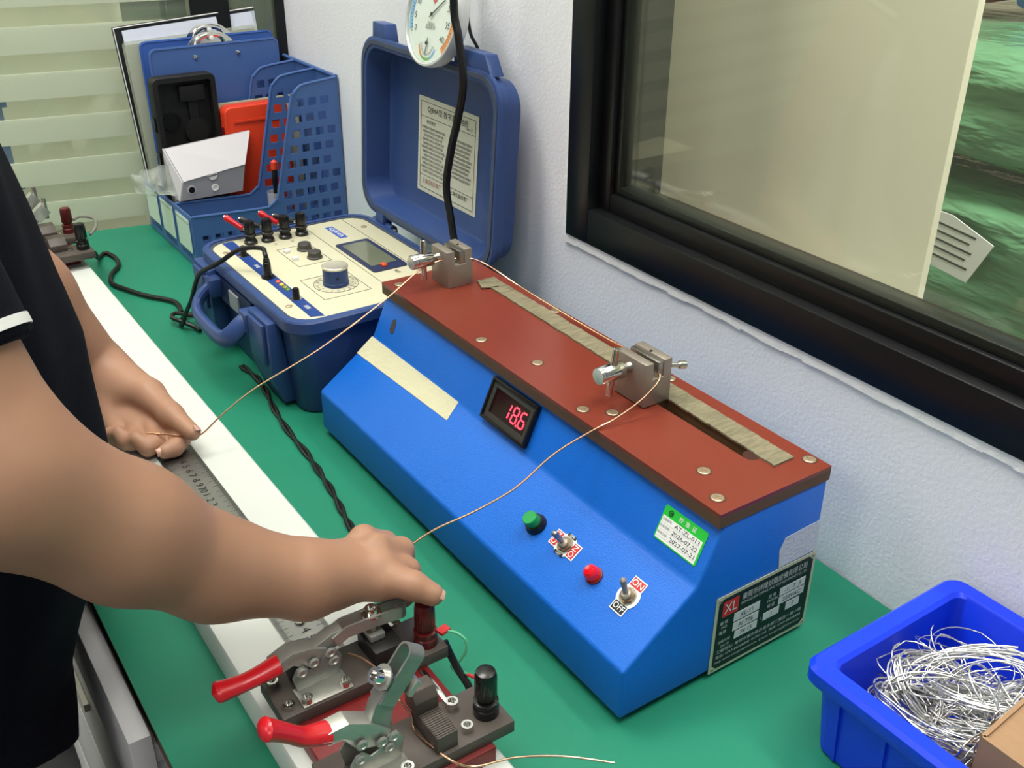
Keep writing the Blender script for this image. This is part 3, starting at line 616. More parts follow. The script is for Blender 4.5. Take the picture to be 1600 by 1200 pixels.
for (y, z) in ((-.4010, .8250), (-.3990, .8370), (-.3850, .8315), (-.3765, .8315), (-.3800, .8240)): rivet_x(y, z, .2256, td)
grip([(.217, -.4590, .8790), (.217, -.4520, .8740), (.217, -.4430, .8660), (.217, -.4330, .8570), (.217, -.4180, .8520)], .0075, td)
for (x, y) in ((.2385, -.4030), (.2385, -.3740)): capscrew((x, y, .8098), td, .0044, .0048)
capscrew((.2360, -.4165, .808), b2_)
jw = MB().box(.2010, .2370, -.3505, -.3345, .808, .8225).build('jaw_block', m_barbake, b2_, bevel=.0006)
rj = MB()
for i in range(14): rj.box(.2090 + i * .002, .2098 + i * .002, -.3500, -.3350, .8225, .8231)
rj.build('jaw_ridges', m_barbake, jw)
MB().prism([(.1965, .8225), (.2120, .8225), (.2120, .8330), (.2070, .8400), (.1965, .8400)], (0, -.3345, 0), X, Z, .018).build('upper_jaw', m_barbake, b2_, bevel=.0008)
sb = MB().box(.1640, .2045, -.3232, -.3188, .808, .8105).build('bridge_strip', m_chrome, b2_, bevel=.0004)
capscrew((.2055, -.3205, .808), b2_, .0046, .0065); capscrew((.2290, -.3225, .808), b2_, .0042, .0055)
# lugs and short leads between the posts
lu = MB().box(.1420, .1490, -.2960, -.2870, .8190, .8215).build('crimp_lug', m_redgrip, bm_); lu.rotation_euler.z = .2
MB().tube([(.1470, -.2900, .820), (.1530, -.2840, .8190), (.1590, -.2800, .8140), (.1600, -.2810, .8040), (.1540, -.2850, .7900), (.1480, -.2870, .7830), (.1520, -.2850, .7800), (.1610, -.2830, .7850), (.1680, -.2840, .7890)], .0011, 8, 5).build('green_lead', mat('green_lead', (98, 186, 140), .4), bm_)
MB().tube([(.1680, -.2840, .7890), (.1780, -.2830, .7930), (.1890, -.2870, .7980), (.2120, -.2960, .8220)], .0014, 8, 5).build('red_lead', mat('red_lead', (206, 60, 62), .4), bm_)
MB().tube([(.1440, -.2900, .8070), (.1500, -.2880, .7960), (.1580, -.2860, .7860), (.1680, -.2840, .7780), (.1730, -.2850, .7720)], .0030, 8, 4).build('black_sleeve', m_rubber, bm_)
# far fixture, same kind
f1_, f2_ = fixture_bars(-.9650, -.8700, ((-.9640, -.9180), (-.8850, -.8420)), -.4235, -.2915, .7975, (-.4150, -.3085))
post(-.9450, -.3030, bm_, m_postred); post(-.8620, -.3030, bm_, m_postblk)
for (bx, bb) in ((-.941, f1_), (-.880, f2_)):
    tk = MB().box(bx - .010, bx + .012, -.4075, -.3690, .808, .8098).build('toggle_clamp', m_sheet, bm_, bevel=.0005)
    for x in (bx - .008, bx + .008): plate_yz([(-.4045, .808), (-.3720, .808), (-.3690, .826), (-.3735, .8345), (-.3935, .8235), (-.4035, .8290), (-.4075, .8220)], x, .0016, 'side_plate', m_sheet2, tk)
    plate_yz(band([(-.3800, .8280), (-.3700, .8480), (-.3500, .8640)], .0065), bx - .005, .0100, 'arm_root', m_sheet2, tk)
    plate_yz(band([(-.3560, .8590), (-.3400, .8720)], .0085), bx - .006, .0125, 'slotted_arm', m_sheet, tk)
    MB().cyl((bx, -.3400, .8560), (bx, -.3400, .8860), .0030, n=10).build('spindle', m_steel, tk)
    grip([(bx, -.4620, .858), (bx, -.4430, .850), (bx, -.4250, .845), (bx, -.4080, .836)], .0075, tk)
    plate_yz(band([(-.4120, .838), (-.3950, .832), (-.3800, .830)], .006), bx - .005, .010, 'lever', m_sheet, tk)
    jaw(bx - .012, bx + .016, -.3470, -.3235, .826, bb)
for (x, y, b) in ((-.935, -.3210, f1_), (-.890, -.3225, f2_), (-.862, -.3215, f2_)): capscrew((x, y, .808), b, .0040, .004)
MB().tube([(-.9380, -.2950, .828), (-.945, -.284, .829), (-.930, -.272, .830), (-.905, -.270, .832), (-.890, -.275, .826), (-.872, -.288, .823)], .0022, 8, 5).build('grey_lead', mat('grey_lead', (120, 118, 110), .5), bm_)

# ================================================================== CABLES AND WIRES
def cable(name, pts, r, label, cat='cable', m=None, k=8, n=8, group=None):
    o = MB().tube(pts, r, n, k).build(name, m or m_rubber); return tag(o, label, cat, group)
cable('test_lead', [(-.878, -.297, .801), (-.885, -.285, .790), (-.950, -.268, .757), (-.972, -.252, .7545), (-.945, -.244, .7545), (-.908, -.249, .7545), (-.876, -.268, .7545), (-.840, -.277, .7545), (-.800, -.264, .7545), (-.765, -.248, .7545), (-.722, -.222, .7545), (-.680, -.226, .7545)], .0034, 'black lead snaking over the mat from the far clamp fixture')
cable('plug_lead', [(-.459, -.176, .8960), (-.462, -.1755, .9010), (-.476, -.1745, .9040), (-.4934, -.1950, .9010), (-.5150, -.2165, .8810), (-.5480, -.2295, .8605), (-.5640, -.2335, .8420), (-.5850, -.2360, .8120), (-.6120, -.2380, .7840), (-.6330, -.2390, .7600), (-.6400, -.2400, .7550), (-.6560, -.2340, .7550), (-.6660, -.2220, .7560), (-.6600, -.2120, .7570), (-.6400, -.2130, .7570)], .0030, 'thin black lead arching out of the meter panel down to the mat')
cable('coiled_lead', [(-.6350, -.2140, .7635), (-.6500, -.2250, .7620), (-.6660, -.2380, .7620), (-.6560, -.2460, .7610), (-.6380, -.2400, .7610), (-.6230, -.2270, .7550), (-.6080, -.2240, .7550)], .0030, 'small loop of black lead lying beside the meter case')
CP = smooth_path([(-.480, -.2160, .7536), (-.440, -.2120, .7536), (-.400, -.2165, .7536), (-.352, -.2250, .7536), (-.300, -.2310, .7536), (-.241, -.2340, .7536), (-.200, -.2380, .7536), (-.159, -.2430, .7536), (-.120, -.2500, .7536), (-.085, -.2560, .7536), (-.040, -.2650, .7536), (.010, -.2760, .7536), (.040, -.2860, .7536), (.060, -.2960, .7536)], 10)
tw = thing('twisted_cord', (-.2, -.24, T), 'black twisted-pair cord running along the mat in front of the blue machine', 'cable')
for i in (0, 1):
    pts = []
    for j, p in enumerate(CP):
        a = j * .33 + i * PI; pts.append((p.x, p.y + .0021 * math.cos(a), p.z + .0003 + .0021 * math.sin(a)))
    MB().tube(pts, .0019, 8).build('strand', m_rubber, tw)
cable('hanging_cord', [(-.290, .012, 1.45), (-.315, .014, 1.30), (-.330, .016, 1.19), (-.323, .017, 1.153), (-.317, .018, 1.106), (-.331, .018, 1.061), (-.346, .019, 1.029), (-.360, .019, .980), (-.352, .0190, .942), (-.342, .0185, .911), (-.318, .015, .888), (-.2945, .011, .866), (-.2915, .014, .82), (-.2910, .018, .77), (-.285, .026, .7555), (-.240, .032, .7555), (-.120, .040, .7555)], .0046, 'thick black cord hanging down in front of the open case lid')
cable('thin_wall_cord', [(-.425, .094, 1.50), (-.418, .090, 1.25), (-.412, .084, 1.177), (-.405, .083, 1.142), (-.396, .0895, 1.118), (-.392, .0950, 1.06), (-.386, .096, .90), (-.380, .094, .7560)], .0020, 'thin black cord on the wall behind the round dial')
# the copper wire under test: left hand, far vise, along the back edge, near vise, right hand
cw = MB(); R0 = .0009
cw.tube([(-.2900, -.3850, .8060), (-.2750, -.3700, .8075), (-.2560, -.3435, .8060), (-.2552, -.3171, .8216), (-.2536, -.2773, .8432), (-.2443, -.2072, .8728), (-.2394, -.1323, .9111), (-.2388, -.0912, .9349), (-.2350, -.0700, .9430), (-.2330, -.0500, .9430), (-.2230, -.0330, .9430), (-.2100, -.0180, .9350), (-.1700, -.0060, .9230), (-.1000, -.0030, .9190), (-.0200, -.0035, .9190), (.0300, -.0080, .9260), (.0530, -.0240, .9430), (.0700, -.0410, .9460), (.0900, -.0410, .9440), (.0975, -.0460, .9400), (.1010, -.0590, .9340), (.1015, -.0750, .9265), (.1010, -.0980, .9190), (.0995, -.1170, .9150), (.0960, -.1540, .9030), (.0960, -.1850, .8870), (.0940, -.2030, .8790), (.0890, -.2300, .8700), (.0840, -.2560, .8640), (.0815, -.2700, .8590), (.0800, -.2840, .8530), (.0740, -.2980, .8460)], R0, 8, 6)
tag(cw.build('copper_wire', m_copper), 'long copper wire stretched from the left hand over the blue machine to the right hand', 'wire')
cable('short_copper_wire', [(.1330, -.3640, .8240), (.1450, -.3600, .8280), (.1620, -.3560, .8290), (.1800, -.3560, .8300), (.1950, -.3560, .8260), (.2030, -.3520, .8180), (.2080, -.3530, .8100), (.2190, -.3530, .8100), (.2300, -.3505, .8100), (.2450, -.3440, .8060), (.2520, -.3300, .7990), (.2620, -.3050, .8010), (.2800, -.2780, .8020), (.3000, -.2500, .7970)], .0008, 'short copper wire clamped between the two toggle clamps', 'wire', m_copper)

# ================================================================== METER IN OPEN CASE
cs_ = thing('resistance_meter_case', (-.46, -.09, T), 'navy portable resistance meter in an open hard case beside the blue machine', 'meter')
def rr3(cx, cy, hx, hy, r, z, n=5): return [(cx + a, cy + b, z) for a, b in rrect(hx, hy, r, n)]
CX, CY = -.4600, -.0915
bd = MB().rings([rr3(CX, CY, .1380, .1040, .022, .7510), rr3(CX, CY, .1400, .1060, .024, .7540), rr3(CX, CY, .1470, .1130, .028, .8560), rr3(CX, CY, .1545, .1190, .032, .8580), rr3(CX, CY, .1560, .1205, .033, .8600), rr3(CX, CY, .1560, .1205, .033, .8720), rr3(CX, CY, .1545, .1190, .032, .8740), rr3(CX, CY, .1480, .1130, .028, .8745), rr3(CX, CY, .1470, .1120, .027, .8700)])
bd.build('body', m_case, cs_)
pnl = MB().rings([rr3(CX, CY, .1440, .1090, .026, .8650), rr3(CX, CY, .1440, .1090, .026, .8716), rr3(CX, CY, .1434, .1084, .0256, .8720)]).build('panel', m_panel, cs_)
sl = [rr3(CX, CY, .1478, .1128, .028, .8690), rr3(CX, CY, .1478, .1128, .028, .8728), rr3(CX, CY, .1442, .1092, .0262, .8728), rr3(CX, CY, .1442, .1092, .0262, .8690)]
MB().rings(sl, close=True).build('seal', m_caseseal, cs_)
pz = .8722
def pflat(poly, m, name, z=.8720, h=.0003, par=None): return MB().prism(poly, (0, 0, z), X, Y, h).build(name, m, par or pnl)
pflat([(-.6010, -.1815), (-.6010, -.1665), (-.3190, -.1665), (-.3250, -.1815)], m_pblue, 'blue_stripe')
m_line = mat('panel_line_print', (70, 72, 66), .5)
def pline(pts, w=.0006, close=True):
    m = MB(); n = len(pts)
    for i in range(n if close else n - 1):
        a = pts[i]; b = pts[(i + 1) % n]; m.bar((a[0], a[1], pz), (b[0], b[1], pz), w, .0003)
    m.build('printed_outline', m_line, pnl)
pline([(-.539, -.131), (-.539, -.087), (-.470, -.087), (-.470, -.131)])
pline([(-.428, -.148), (-.428, -.088), (-.359, -.088), (-.359, -.148)])
pline([(-.602, -.066), (-.318, -.069)], close=False); pline([(-.599, -.009), (-.330, -.012)], close=False)
KX, KY = -.3960, -.1160
pline([(KX + .0265 * math.cos(a * PI / 24), KY + .0265 * math.sin(a * PI / 24)) for a in range(26, 66)], .0006, False)
for a in range(28, 66, 5): pline([(KX + .019 * math.cos(a * PI / 24), KY + .019 * math.sin(a * PI / 24)), (KX + .0265 * math.cos(a * PI / 24), KY + .0265 * math.sin(a * PI / 24))], .0005, False)
for i, tx in enumerate(('20m', '200m', '2', '20', '200', '2k', '20k')):
    a = (30.5 + i * 5) * PI / 24; text(tx, m_line, pnl, (KX + .0228 * math.cos(a), KY + .0228 * math.sin(a), pz + .0002), (math.cos(a + PI / 2), math.sin(a + PI / 2), 0), (-math.cos(a), -math.sin(a), 0), .0040, name='range_mark') if False else text(tx, m_line, pnl, (KX + .0228 * math.cos(a), KY + .0228 * math.sin(a), pz + .0002), X, Y, .0040, name='range_mark')
for i, (x, y) in enumerate(((-.582, -.149), (-.578, -.127), (-.577, -.103), (-.576, -.080))):
    p = MB().lathe([(0, 0), (.0088, 0), (.0088, .0035), (.0072, .0050), (.0066, .0085), (.0082, .0100), (.0085, .0125), (.006, .014), (0, .014)], (x, y, .8720), Z, 24).build('terminal', m_postblk, cs_)
    k = MB(); R = []
    for (r, h) in ((.0062, 0), (.0068, .0015), (.0068, .0150), (.0060, .0165), (.0030, .0168)):
        R.append([(x + (r - (.0004 if j % 2 else 0)) * math.cos(2 * PI * j / 36), y + (r - (.0004 if j % 2 else 0)) * math.sin(2 * PI * j / 36), .886 + h) for j in range(36)])
    k.rings(R).build('knob', m_postblk, p)
for i, (x, y, dx, dy, nm) in enumerate(((-.588, -.151, -.020, -.016, 'r'), (-.586, -.127, -.021, -.029, 'b'), (-.583, -.1035, -.014, -.019, 'r'), (-.582, -.081, -.020, -.036, 'b'))):
    d = Vector((dx, dy, .014)).normalized(); d0 = Vector((x, y, .8870)); col = m_redgrip if nm == 'r' else mat('black_plug', (40, 42, 46), .45)
    lab = ('red banana plug in the terminal nearest the bench front', 'black banana plug in the second terminal of the meter', 'red banana plug in the third terminal of the meter', 'black banana plug in the terminal nearest the wall')[i]
    pg = thing('banana_plug', d0, lab, 'plug', 'banana plugs in the meter terminals')
    MB().lathe([(0, .000), (.0030, 0), (.0036, .002), (.0036, .018), (.0044, .021), (.0044, .026), (.0036, .028), (0, .028)], d0 + d * .006, d, 16).build('sleeve', col, pg)
    MB().lathe([(0, 0), (.0016, 0), (.0018, .008), (0, .008)], d0, d, 10).build('pin', m_chrome, pg)
    MB().lathe([(0, .0), (.0026, .0), (.0022, .002), (0, .002)], d0 + d * .0335, d, 12).build('end_cap', m_chrome, pg)
for (x, y) in ((-.543, -.174), (-.380, -.174)):
    p = MB().lathe([(0, 0), (.0068, 0), (.0068, .0010), (.0050, .0012), (0, .0012)], (x, y, .8722), Z, 22).build('knob_skirt', m_chrome, cs_)
    MB().lathe([(0, 0), (.0042, 0), (.0040, .011), (.0032, .0122), (0, .0122)], (x, y, .8733), Z, 20).build('knob', m_black, p)
sk_ = MB().lathe([(0, 0), (.0082, 0), (.0082, .0012), (.0050, .0014), (.0046, .0190), (.0040, .0195), (.0040, .0225), (.0034, .0230), (.0034, .0250), (.0028, .0255), (0, .0255)], (-.459, -.176, .8722), Z, 22).build('plug_and_socket', m_black, cs_)
for i, (x, c) in enumerate(((-.438, (226, 90, 70)), (-.427, (224, 190, 60)), (-.417, (150, 150, 50)), (-.409, (90, 130, 50)))):
    MB().lathe([(0, 0), (.0030, 0), (.0030, .0012), (.0020, .0024), (0, .0028)], (x, -.172, .8722), Z, 14).build('indicator', mat('indicator_%d' % i, c, .2), cs_)
for (x, y) in ((-.522, -.100), (-.489, -.101)):
    p = MB().lathe([(0, 0), (.0098, 0), (.0098, .0018), (.0088, .0028), (.0084, .0080), (.0074, .0092), (0, .0094)], (x, y, .8720), Z, 26).build('push_button', mat('dark_grey_button', (64, 62, 58), .45), cs_)
for (x, y) in ((-.524, -.124), (-.494, -.125)): MB().box(x - .0035, x + .0035, y - .0035, y + .0035, .8720, .8765).build('slide_switch', m_white, cs_, bevel=.0004)
for (x, y) in ((-.565, -.190), (-.365, -.190), (-.558, .003), (-.345, .003)): MB().lathe([(0, 0), (.0040, 0), (.0040, .0008), (.0025, .0014), (.0015, .0010), (0, .0010)], (x, y, .8720), Z, 14).build('panel_screw', m_brass, pnl)
kb = MB().lathe([(0, 0), (.0155, 0), (.0155, .0040), (.0150, .0045), (.0150, .0215), (0, .0215)], (KX, KY, .8722), Z, 36).build('range_knob', mat('navy_knob', (36, 62, 116), .4), cs_)
MB().lathe([(0, .0), (.0154, .0), (.0156, .0006), (.0156, .0022), (.0146, .0030), (.0130, .0026), (0, .0026)], (KX, KY, .8933), Z, 36).build('knob_cap', mat('brushed_aluminium_cap', (214, 210, 190), .3, .7, var=.06, vscale=60), kb)
MB().cyl((KX + .0146, KY - .0042, .8840), (KX + .0154, KY - .0044, .8840), .0016, n=12).build('set_screw', m_black, kb)
pflat([(-.582, -.0435), (-.534, -.0435), (-.534, -.0325), (-.582, -.0325)], mat('logo_blue', (42, 84, 170), .5), 'logo_field')
text('QJ84A', m_white, pnl, (-.558, -.038, .8724), X, Y, .0088, name='logo', width=.040)
sc_ = MB().prism(rrect(.0555, .0238, .004, 4), (-.4565, -.0385, .8720), X, Y, .0016).build('screen_bezel', mat('navy_bezel', (38, 46, 78), .4), cs_)
MB().box(-.5035, -.4190, -.0565, -.0210, .8736, .8740).build('screen_glass', mat('grey_lcd', (104, 108, 88), .08, spec=.8), sc_)
MB(basis((-.4130, -.0430, .8736), (1, .1, 0), (-.1, 1, 0))).box(-.0045, .0045, -.0030, .0030, 0, .0030).build('rocker', mat('orange_rocker', (222, 82, 40), .4), sc_, bevel=.0006)
text('电源', m_line, pnl, (-.391, -.036, pz), X, Y, .006); text('C1', m_line, pnl, (-.562, -.146, pz), X, Y, .005); text('P1', m_line, pnl, (-.560, -.124, pz), X, Y, .005); text('P2', m_line, pnl, (-.559, -.101, pz), X, Y, .005); text('C2', m_line, pnl, (-.558, -.079, pz), X, Y, .005)
text('充电', m_white, pnl, (-.500, -.174, pz + .0002), X, Y, .006); text('调零', m_white, pnl, (-.351, -.174, pz + .0002), X, Y, .006)
# latches, feet and carrying handle on the front
for (x0, x1) in ((-.6020, -.5480), (-.4150, -.3560)):
    q = MB().prism([(-.2070, .8600), (-.2215, .8600), (-.2215, .7900), (-.2100, .7560), (-.1960, .7560)], (x0, 0, 0), Y, Z, x1 - x0).build('latch_block', m_case, cs_, bevel=.0015)
    MB().box(x0 + .008, x1 - .008, -.2260, -.2215, .8060, .8560).build('latch', m_case, q, bevel=.0012)
hd = MB().tube([(-.5420, -.2080, .8440), (-.5420, -.2260, .8400), (-.5380, -.2420, .8260), (-.5200, -.2480, .8160), (-.4800, -.2490, .8140), (-.4400, -.2480, .8160), (-.4230, -.2420, .8260), (-.4190, -.2260, .8400), (-.4190, -.2080, .8440)], .0115, 12, 5, .62)
hd.build('handle', m_case, cs_)
for xx in (-.5420, -.4190): MB().box(xx - .012, xx + .012, -.2280, -.2030, .8300, .8540).build('handle_mount', m_case, cs_, bevel=.002)
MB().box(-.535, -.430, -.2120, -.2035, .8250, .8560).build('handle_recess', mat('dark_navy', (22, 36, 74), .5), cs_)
MB().box(-.500, -.470, -.2140, -.2100, .8280, .8500).build('serial_plate', mat('grey_serial_plate', (150, 156, 158), .4), cs_)
# lid standing open against the wall
LV = Vector((0, .065, 1)).normalized(); LU = X; LN = LU.cross(LV)
LC = Vector((-.4470, .0365, 1.0000))
def lr(hx, hy, r, d, n=6): return [LC + LU * a + LV * b + LN * d for a, b in rrect(hx, hy, r, n)]
ld = MB().rings([lr(.1500, .0995, .028, -.0400), lr(.1560, .1055, .032, -.0360), lr(.1580, .1075, .033, -.0200), lr(.1620, .1115, .036, -.0180), lr(.1625, .1120, .036, -.0080), lr(.1665, .1160, .038, -.0060), lr(.1670, .1165, .038, -.0005), lr(.1660, .1155, .038, .0), lr(.1545, .1040, .031, .0), lr(.1530, .1025, .030, -.0010), lr(.1480, .0975, .027, -.0340), lr(.1440, .0935, .024, -.0365)])
lid = ld.build('lid', m_case, cs_)
MB().rings([lr(.1630, .1125, .036, -.0002), lr(.1630, .1125, .036, .0012), lr(.1580, .1075, .033, .0012), lr(.1580, .1075, .033, -.0002)], close=True).build('lid_seal', m_caseseal, lid)
sg = Matrix.Translation(LC) ; lm = basis(LC + LN * -.0364, LU, LV)
sgp = MB(lm).prism(rrect(.0720, .0620, .0015, 2), (.0000, -.0100, 0), X, Y, .0006).build('instruction_sheet', mat('grey_printed_sheet', (196, 198, 182), .35), lid)
lo = lambda a, b: LC + LU * a + LV * (b - .0100) + LN * -.0357
m_sig = mat('sheet_print', (48, 50, 52), .6)
fr = MB(basis(LC + LN * -.0357, LU, LV)); 
for (a, b, c, d) in ((-.066, .066, .0555, .0561), (-.066, .066, -.0566, -.0560), (-.066, -.0654, -.056, .0555), (.0654, .066, -.056, .0555), (-.066, .066, .0370, .0375), (-.066, .066, -.0395, -.0390)): fr.box(a, b, c - .010, d - .010, 0, .0002)
fr.build('sheet_border', m_sig, lid)
text('QJ84A型 数字直流电桥', m_sig, lid, lo(0, .0475), LU, LV, .0095, width=.098)
text('操作说明', m_sig, lid, lo(-.040, .0310), LU, LV, .0055); text('No. 17', m_sig, lid, lo(.052, .0420), LU, LV, .0050)
for i in range(12):
    z = .0235 - i * .0052
    text('接通电源开关预热五分钟后再行测量', m_sig, lid, lo(-.0340, z), LU, LV, .0040, width=.058 - (i * 7 % 5) * .003)
    if i < 10: text('量程选择按被测电阻值范围确定', m_sig, lid, lo(.0330, z - .001), LU, LV, .0040, width=.054 - (i * 5 % 4) * .004)
text('上海正阳仪表厂', mat('sheet_red_print', (150, 60, 60), .6), lid, lo(-.035, -.0470), LU, LV, .0070); text('上海仪器成套厂', m_sig, lid, lo(.034, -.0455), LU, LV, .0065)
# tabs on the lid edge, hinges
for (a, w) in ((-.118, .020), (.104, .040)):
    MB(basis(LC, LU, LV)).prism([(a - w, .112), (a + w, .112), (a + w * .6, .134), (a - w, .134)], (0, 0, -.020), X, Y, .018).build('latch_tab', m_case, lid, bevel=.0015)
for xh in (-.555, -.345):
    h = MB().cyl((xh - .026, .0335, .8700), (xh + .026, .0335, .8700), .0060, n=16).build('hinge_barrel', m_case, cs_)
    MB().cyl((xh - .034, .0335, .8700), (xh + .034, .0335, .8700), .0026, n=12).build('hinge_pin', m_steel, h)
    MB().box(xh - .010, xh + .010, .0260, .0400, .8660, .8880).build('hinge_leaf', m_case, h, bevel=.0008)

# ================================================================== ROUND DIAL ON THE WALL
hyg = thing('thermometer_dial', (-.4040, .045, 1.108), 'round white temperature and humidity dial hanging above the open case lid', 'dial')
DV = Vector((0, .26, 1)).normalized(); DN = X.cross(DV); DC = Vector((-.4040, .0330, 1.1640))
dmx = basis(DC, X, DV); RD = .0565
MB(dmx).lathe([(0, -.016), (RD * .90, -.016), (RD * .96, -.013), (RD, -.004), (RD, .001), (RD * .985, .0035), (RD * .95, .0040), (RD * .92, .0025), (RD * .92, .0), (0, .0)], (0, 0, 0), Z, 64).build('housing', mat('pearl_grey_housing', (214, 216, 214), .25, .35), hyg)
df = MB(dmx).lathe([(0, .0), (RD * .915, .0002), (RD * .915, .0006), (0, .0006)], (0, 0, 0), Z, 64).build('dial_face', mat('dial_white', (232, 236, 234), .5), hyg)
def arc(cx, cy, r0, r1, a0, a1, m, name, par):
    n = max(4, int(abs(a1 - a0) / 4)); b = MB(dmx)
    for i in range(n):
        p = math.radians(a0 + (a1 - a0) * i / n); q = math.radians(a0 + (a1 - a0) * (i + 1) / n)
        b.add([(cx + r0 * math.cos(p), cy + r0 * math.sin(p), .0009), (cx + r1 * math.cos(p), cy + r1 * math.sin(p), .0009), (cx + r1 * math.cos(q), cy + r1 * math.sin(q), .0009), (cx + r0 * math.cos(q), cy + r0 * math.sin(q), .0009)], [(0, 1, 2, 3)])
    b.build(name, m, par)
m_db = mat('dial_blue', (120, 176, 226), .5); m_do = mat('dial_orange', (232, 140, 60), .5); m_dg = mat('dial_green', (112, 176, 80), .5); m_dr = mat('dial_red', (206, 48, 70), .5)
arc(0, 0, .0425, .0500, 205, 130, m_db, 'cold_band', df); arc(0, 0, .0425, .0500, 130, 60, m_dg, 'mild_band', df); arc(0, 0, .0425, .0500, 20, -48, m_do, 'hot_band', df)
arc(0, -.030, .0165, .0195, 190, 235, m_do, 'dry_band', df); arc(0, -.030, .0165, .0195, 235, 300, m_dg, 'comfort_band', df); arc(0, -.030, .0165, .0195, 300, 345, m_db, 'damp_band', df)
dpt = lambda a, b, c=.0011: DC + X * a + DV * b + DN * c
for (tx, a) in (('0', 208), ('5', 185), ('10', 160), ('15', 130), ('20', 90), ('25', 50), ('30', 18), ('35', -10), ('40', -38)):
    text(tx, m_ink, df, dpt(.0365 * math.cos(math.radians(a)), .0365 * math.sin(math.radians(a))), X, DV, .0100, name='numeral')
for i in range(11):
    a = math.radians(190 + i * 15.5)
    text(str(i * 10), m_ink, df, dpt(.0130 * math.cos(a), -.030 + .0130 * math.sin(a)), X, DV, .0036, name='numeral')
tk = MB(dmx)
for i in range(51):
    a = math.radians(208 - i * 5.0); r0 = .0430; r1 = .0480 if i % 5 == 0 else .0460; c, s = math.cos(a), math.sin(a); w = .0003
    tk.add([(r0 * c - w * s, r0 * s + w * c, .0011), (r1 * c - w * s, r1 * s + w * c, .0011), (r1 * c + w * s, r1 * s - w * c, .0011), (r0 * c + w * s, r0 * s - w * c, .0011)], [(0, 1, 2, 3)])
tk.build('graduation_marks', m_ink, df)['kind'] = 'stuff'
text('温湿度计', m_ink, df, dpt(0, -.0125), X, DV, .0055); text('TH101B', m_ink, df, dpt(0, -.0085), X, DV, .0045); text('♥', m_dr, df, dpt(0, .018), X, DV, .010)
for (cx, cy, L, a, w) in ((0, .002, .030, 38, .0007), (0, -.030, .0130, 268, .0005)):
    d = Vector((math.cos(math.radians(a)), math.sin(math.radians(a)), 0)); c = Vector((cx, cy, .0022))
    nd = MB(dmx).bar(c - d * .006, c + d * L, w * 2, .0005).build('needle', m_ink, hyg)
    MB(dmx).lathe([(0, 0), (.0022, 0), (.0018, .0014), (0, .0016)], c, Z, 14).build('needle_hub', m_black, nd)
MB(dmx).lathe([(0, .0032), (RD * .93, .0032), (RD * .93, .0038), (0, .0038)], (0, 0, 0), Z, 48).build('cover_glass', glassmat('dial_glass', (255, 255, 255), .02, .05, .02), hyg)
MB().cyl((-.4040, .0480, 1.213), (-.4040, .1030, 1.213), .0025, n=10).build('hook', m_steel, hyg)
# ================================================================== FILE RACK AND WHAT STANDS IN IT
rk = thing('file_rack', (-.953, -.02, T), 'blue plastic three-slot file rack with lattice sides at the far end of the bench', 'file rack')
RX = (-1.070, -.9917, -.9133, -.835); RYF, RYB = -.147, .105; RZ0 = .7515
def divider(x, i):
    prof = [(RYF, RZ0), (RYB, RZ0), (RYB, 1.0130), (.052, 1.0080), (.040, 1.0030), (.0320, .9950), (.0265, .9830), (-.0060, .8480), (-.0120, .8370), (-.0220, .8300), (-.0360, .8275), (RYF, .8335)]
    inside = lambda y, z: (RYF + .010 < y - .0066 and y + .0066 < RYB - .004 and z + .0064 < 1.004 and z - .0064 > RZ0 + .008 and (y - .0066 > (-.0060 + (z + .0064 - .8480) * (.0325 / .135)) + .007 if z > .826 else (z + .0064 < .8230 or y > .008)))
    holes = []; z = RZ0 + .0200
    for r in range(11):
        yl = (-.0060 + (z + .0064 - .8480) * (.0325 / .135)) + .0145 if z > .826 else RYF + .018
        for k in range(12):
            y = yl + k * .0200; w = .0066
            if inside(y, z): holes.append([(y - w, z - .0064), (y + w, z - .0064), (y + w, z + .0064), (y - w, z + .0064)])
        z += .0233
    d = holed(prof, holes, (x, 0, 0), Y, Z, .0022, 'divider', m_rack, rk)
    lip = [(x + .0011, a, b) for a, b in prof[2:]]
    MB().tube(lip, .0022, 8, 3).build('lip', m_rack, d)
for i, x in enumerate(RX): divider(x, i)
# label front with windows and slits
slits = []
for j in range(3):
    xa = RX[j]
    for k in range(9): c = xa + .016 + k * .0058; slits.append([(c - .0015, .760), (c + .0015, .760), (c + .0015, .7685), (c - .0015, .7685)])
fp = holed([(RX[0], RZ0), (RX[3] + .0022, RZ0), (RX[3] + .0022, .8335), (RX[0], .8335)], slits, (0, RYF, 0), X, Z, .0024, 'front_panel', m_rack, rk)
for j in range(3):
    xa = RX[j] + .010; xb = RX[j + 1] - .008
    f = MB().box(xa - .002, xb + .002, RYF - .0036, RYF - .0022, .7720, .8275).build('label_holder', m_rack, fp)
    MB().box(xa, xb, RYF - .0042, RYF - .0034, .7735, .8260).build('label_card', m_label, fp)
    MB().box(xa, xb, RYF - .0045, RYF - .0041, .8200, .8206).build('printed_line', m_line, fp)
MB().box(RX[0], RX[3] + .0022, RYB - .0002, RYB + .0022, RZ0, 1.0130).build('back_panel', m_rack, rk)
MB().tube([(RX[0], RYB, 1.0140), (RX[3] + .002, RYB, 1.0140)], .003, 8).build('top_rail', m_rack, rk)
MB().box(RX[0], RX[3] + .002, RYF, RYB, T + .0002, RZ0 + .0022).build('bottom', m_rack, rk)
